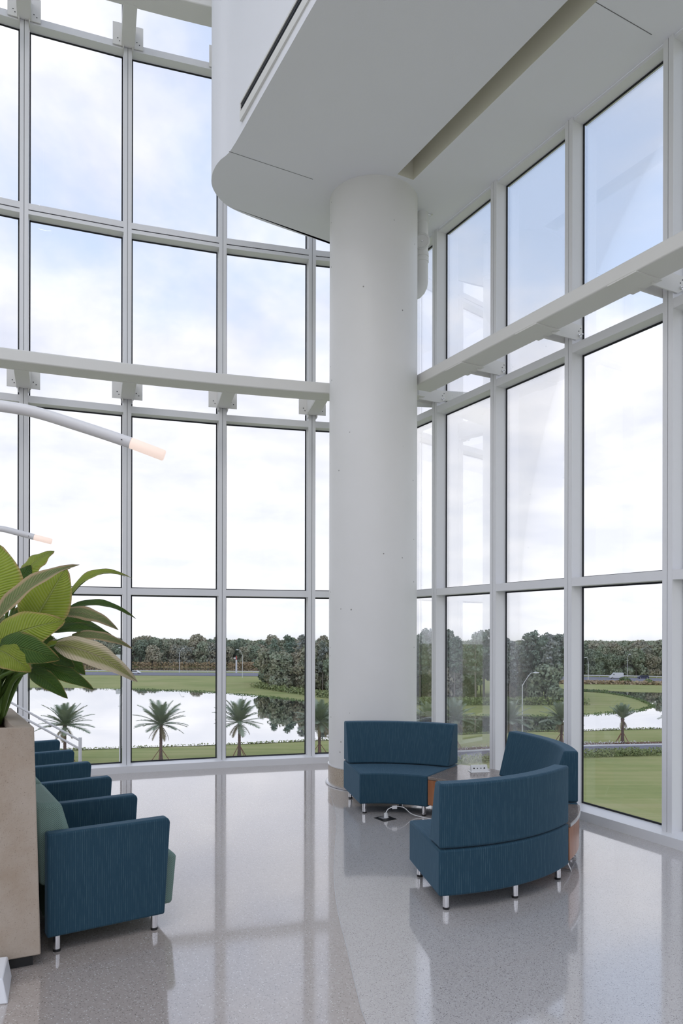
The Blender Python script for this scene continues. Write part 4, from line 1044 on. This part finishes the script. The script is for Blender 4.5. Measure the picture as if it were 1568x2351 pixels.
FRS = [frond_mesh(50 + k, 4.0, 'palm_frond', 0.10 + 0.05 * k) for k in range(2)]
def trunk_mesh(h, r, rough):
    m = MB(); pts = []; rs = []; n = 26
    for k in range(n + 1):
        t = k / n; pts.append((0.06 * math.sin(t * 2), 0, h * t)); rs.append(r * (1.25 - 0.45 * min(1, t * 3)) * (1 + rough * (0.5 if k % 2 else -0.5)) * (1.0 if t < 0.8 else 1.0 + (t - 0.8) * 1.6))
    m.tube(pts, rs, 12); o = m.build('trunk', 'palm_bark', smooth=30); me = o.data; bpy.data.objects.remove(o); return me
TRK = {}
stk = MB().tube([(0, 0, 0), (0, 0, 3.4)], 0.07, 6).build('stake', 'stake_wood'); stake_me = stk.data; bpy.data.objects.remove(stk)
def palm(u_, v_, h, sc, upright, label):
    g = gp_(u_, v_); r = empty('date_palm', (g.x, g.y, G - 0.12)); tag(r, label, 'palm', 'date palms along the service road')
    r.rotation_euler = (0, 0, random.uniform(0, 6.28))
    key = (h, upright)
    if key not in TRK: TRK[key] = trunk_mesh(h, 0.30 if not upright else 0.34, 0.12)
    obj('trunk', TRK[key], r)
    n = 38 if not upright else 30
    for k in range(n):
        a = k * 2.39996 + random.uniform(-0.2, 0.2); f = k / n
        el = math.radians((82 - 92 * f ** 0.9) if not upright else (84 - 58 * f)) + random.uniform(-0.08, 0.08)
        me = random.choice(FRU if not upright else FRS); o = obj('frond', me, r)
        s_ = sc * random.uniform(0.85, 1.08) * (0.92 if f < 0.2 else 1.0)
        o.matrix_basis = Matrix.Translation((0, 0, h - 0.1)) @ Matrix.Rotation(a, 4, 'Z') @ Matrix.Rotation(-el, 4, 'Y') @ Matrix.Scale(s_, 4)
    for k in range(5 if not upright else 3):
        o = obj('dry_frond', FRD, r); a = random.uniform(0, 6.28)
        o.matrix_basis = Matrix.Translation((0, 0, h - 0.3)) @ Matrix.Rotation(a, 4, 'Z') @ Matrix.Rotation(math.radians(28 + 20 * random.random()), 4, 'Y') @ Matrix.Scale(sc * 0.75, 4)
    for k in range(4):
        a = k * math.pi / 2 + 0.5; o = obj('stake', stake_me, r)
        o.matrix_basis = Matrix.Translation((1.75 * math.cos(a), 1.75 * math.sin(a), 0)) @ Matrix.Rotation(a, 4, 'Z') @ Matrix.Rotation(math.radians(-35), 4, 'Y') @ Matrix.Scale(0.86, 4)
    return r
random.seed(77)
palm(150, 1752, 6.2, 1.24, False, 'date palm farthest left, seen above the seat row')
palm(370, 1752, 6.4, 1.24, False, 'date palm with full crown in the second left window')
palm(550, 1742, 6.3, 1.24, False, 'date palm in the window third from the left')
palm(735, 1738, 6.2, 1.24, False, 'date palm just left of the column, split by a mullion')
palm(988, 1722, 5.6, 1.15, False, 'date palm just right of the column in the narrow window')
palm(1045, 1720, 5.6, 1.15, False, 'date palm behind the far blue sofa right of the column')
palm(1172, 1716, 5.2, 1.15, False, 'date palm left of the near street lamp in the right windows')
palm(1290, 1708, 5.0, 1.15, False, 'date palm seen above the sofa by the right windows')
palm(1430, 1704, 4.9, 0.86, True, 'young upright date palm in the widest right window')
palm(1550, 1700, 5.0, 0.90, False, 'date palm at the right edge of the picture')

# ---- street lamps
def lamp_post(u_, v_, h, arm, side, label, grp, r0=0.11):
    g = gp_(u_, v_); o = empty('street_lamp', (g.x, g.y, G - 0.15)); tag(o, label, 'street lamp', grp)
    MB().tube([(g.x, g.y, G - 0.15), (g.x, g.y, G + h * 0.82)], [r0, r0 * 0.75], 10).build('pole', 'pole_white', o, smooth=60)
    pts = crom([(g.x, g.y, G + h * 0.80), (g.x + side * arm * 0.25, g.y, G + h * 0.88), (g.x + side * arm * 0.7, g.y, G + h * 0.985), (g.x + side * arm, g.y, G + h)], 5)
    MB().tube([tuple(p) for p in pts], r0 * 0.5, 8).build('arm', 'pole_white', o, smooth=60)
    MB().tube([(g.x, g.y, G + h * 0.82), (g.x + side * arm * 0.7, g.y, G + h * 0.985)], r0 * 0.35, 6).build('brace', 'pole_white', o, smooth=60)
    MB().tube([(g.x + side * (arm - 0.1), g.y, G + h), (g.x + side * (arm + 0.35), g.y, G + h + 0.02), (g.x + side * (arm + 1.1), g.y, G + h + 0.0)], [0.06, 0.20, 0.10], 10).build('lamp_head', 'pole_white', o, smooth=50)
lamp_post(1200, 1697, 13.2, 2.2, 1, 'tall white street lamp by the lake in the right windows', 'near street lamps')
lamp_post(276, 1750, 13.2, 1.0, 1, 'tall white street lamp by the lake left of the second mullion', 'near street lamps')
lamp_post(412, 1546, 11.6, 1.4, 1, 'white highway lamp in the second left window', 'highway lamps', 0.13)
lamp_post(557, 1556, 12.2, 1.8, -1, 'white highway lamp beside the white traffic mast', 'highway lamps', 0.13)
lamp_post(1351, 1563, 10.0, 0.6, -1, 'white highway lamp left of the white van', 'highway lamps', 0.13)
lamp_post(1441, 1552, 10.2, 0.5, 1, 'white highway lamp between the van and the blue car', 'highway lamps', 0.10)
lamp_post(284, 1556, 13.0, 1.2, -1, 'white highway lamp behind the big plant', 'highway lamps', 0.13)
g = gp_(543, 1546); o = empty('traffic_mast', (g.x, g.y, G - 0.15)); tag(o, 'white mast with red top and small camera beside the highway', 'mast')
MB().tube([(g.x, g.y, G - 0.15), (g.x, g.y, G + 6.4)], [0.45, 0.38], 10).build('mast_body', 'pole_white', o, smooth=60)
MB().tube([(g.x, g.y, G + 6.4), (g.x, g.y, G + 8.3)], [0.36, 0.28], 10).build('red_top', 'sign_red', o, smooth=60)
MB().box((g.x - 0.7, g.y - 0.2, G + 6.8), 1.0, 0.6, 0.7).build('camera_box', 'pole_white', o, bevel=0.1, seg=2)
g = gp_(275, 1550); o = empty('highway_sign', (g.x, g.y, G - 0.15)); tag(o, 'pale highway sign board behind the big plant', 'sign')
MB().box((g.x, g.y, G + 6.6), 3.4, 0.2, 2.6).build('sign_board', 'pole_white', o)
for s_ in (-1.2, 1.2): MB().box((g.x + s_, g.y + 0.2, G - 0.15), 0.2, 0.2, 9.2).build('sign_post', 'pole_white', o)

# ---- vehicles on the highway
def vehicle(name, u_, v_, prof, wprof, L, W_, mt, label, face=-1):
    g = gp_(u_, v_); rz = -0.12 if u_ > 784 else -0.06
    o = empty(name, (g.x, g.y, G + 0.02)); o.rotation_euler = (0, 0, rz + (0 if face < 0 else math.pi)); tag(o, label, name.split('_')[-1])
    def ext(pr_, w, nm, m_, par, bev):
        k = len(pr_); vs = [(x * L, -w / 2, z) for x, z in pr_] + [(x * L, w / 2, z) for x, z in pr_]
        m = MB(); m.mesh_add(vs, [tuple(range(k)), tuple(range(2 * k - 1, k - 1, -1))] + [(j, k + j, k + (j + 1) % k, (j + 1) % k) for j in range(k)])
        return m.build(nm, m_, par, local=True, bevel=bev, seg=2)
    b = ext(prof, W_, 'body', mt, o, 0.08)
    for wp in wprof: ext(wp, W_ + 0.03, 'side_window', 'car_glass', b, 0.0)
    for x in (-0.31, 0.30):
        for s_ in (-1, 1):
            w = MB().tube([(x * L, s_ * (W_ / 2 - 0.22), 0.34), (x * L, s_ * (W_ / 2 + 0.02), 0.34)], 0.34, 18).build('wheel', 'tyre', o, local=True, smooth=40)
            MB().tube([(x * L, s_ * (W_ / 2 + 0.0), 0.34), (x * L, s_ * (W_ / 2 + 0.03), 0.34)], 0.19, 12).build('hub_cap', 'satin_metal', w, local=True)
vehicle('delivery_van', 1415, 1555.5, [(-0.5, 0.35), (0.5, 0.35), (0.5, 2.45), (0.46, 2.60), (-0.12, 2.60), (-0.20, 2.45), (-0.33, 1.55), (-0.48, 1.25), (-0.5, 0.9)], [[(-0.28, 1.66), (-0.17, 1.66), (-0.17, 2.12), (-0.215, 2.12)]], 5.9, 2.1, 'car_white', 'white delivery van on the far highway')
vehicle('car', 1477, 1555.5, [(-0.5, 0.28), (0.5, 0.28), (0.5, 0.95), (0.44, 1.2), (0.36, 1.50), (-0.02, 1.56), (-0.14, 1.50), (-0.27, 1.05), (-0.47, 0.85), (-0.5, 0.6)], [[(-0.22, 1.05), (0.36, 1.08), (0.32, 1.42), (-0.12, 1.42)]], 4.6, 1.85, 'car_blue', 'dark blue car following the van on the far highway')
vehicle('car', 312, 1549, [(-0.5, 0.28), (0.5, 0.28), (0.5, 0.95), (0.44, 1.2), (0.40, 1.60), (-0.05, 1.66), (-0.16, 1.58), (-0.30, 1.05), (-0.48, 0.85), (-0.5, 0.6)], [[(-0.24, 1.08), (0.38, 1.10), (0.34, 1.50), (-0.14, 1.50)]], 4.7, 1.9, 'car_white', 'white car on the far highway at the left mullion', face=1)
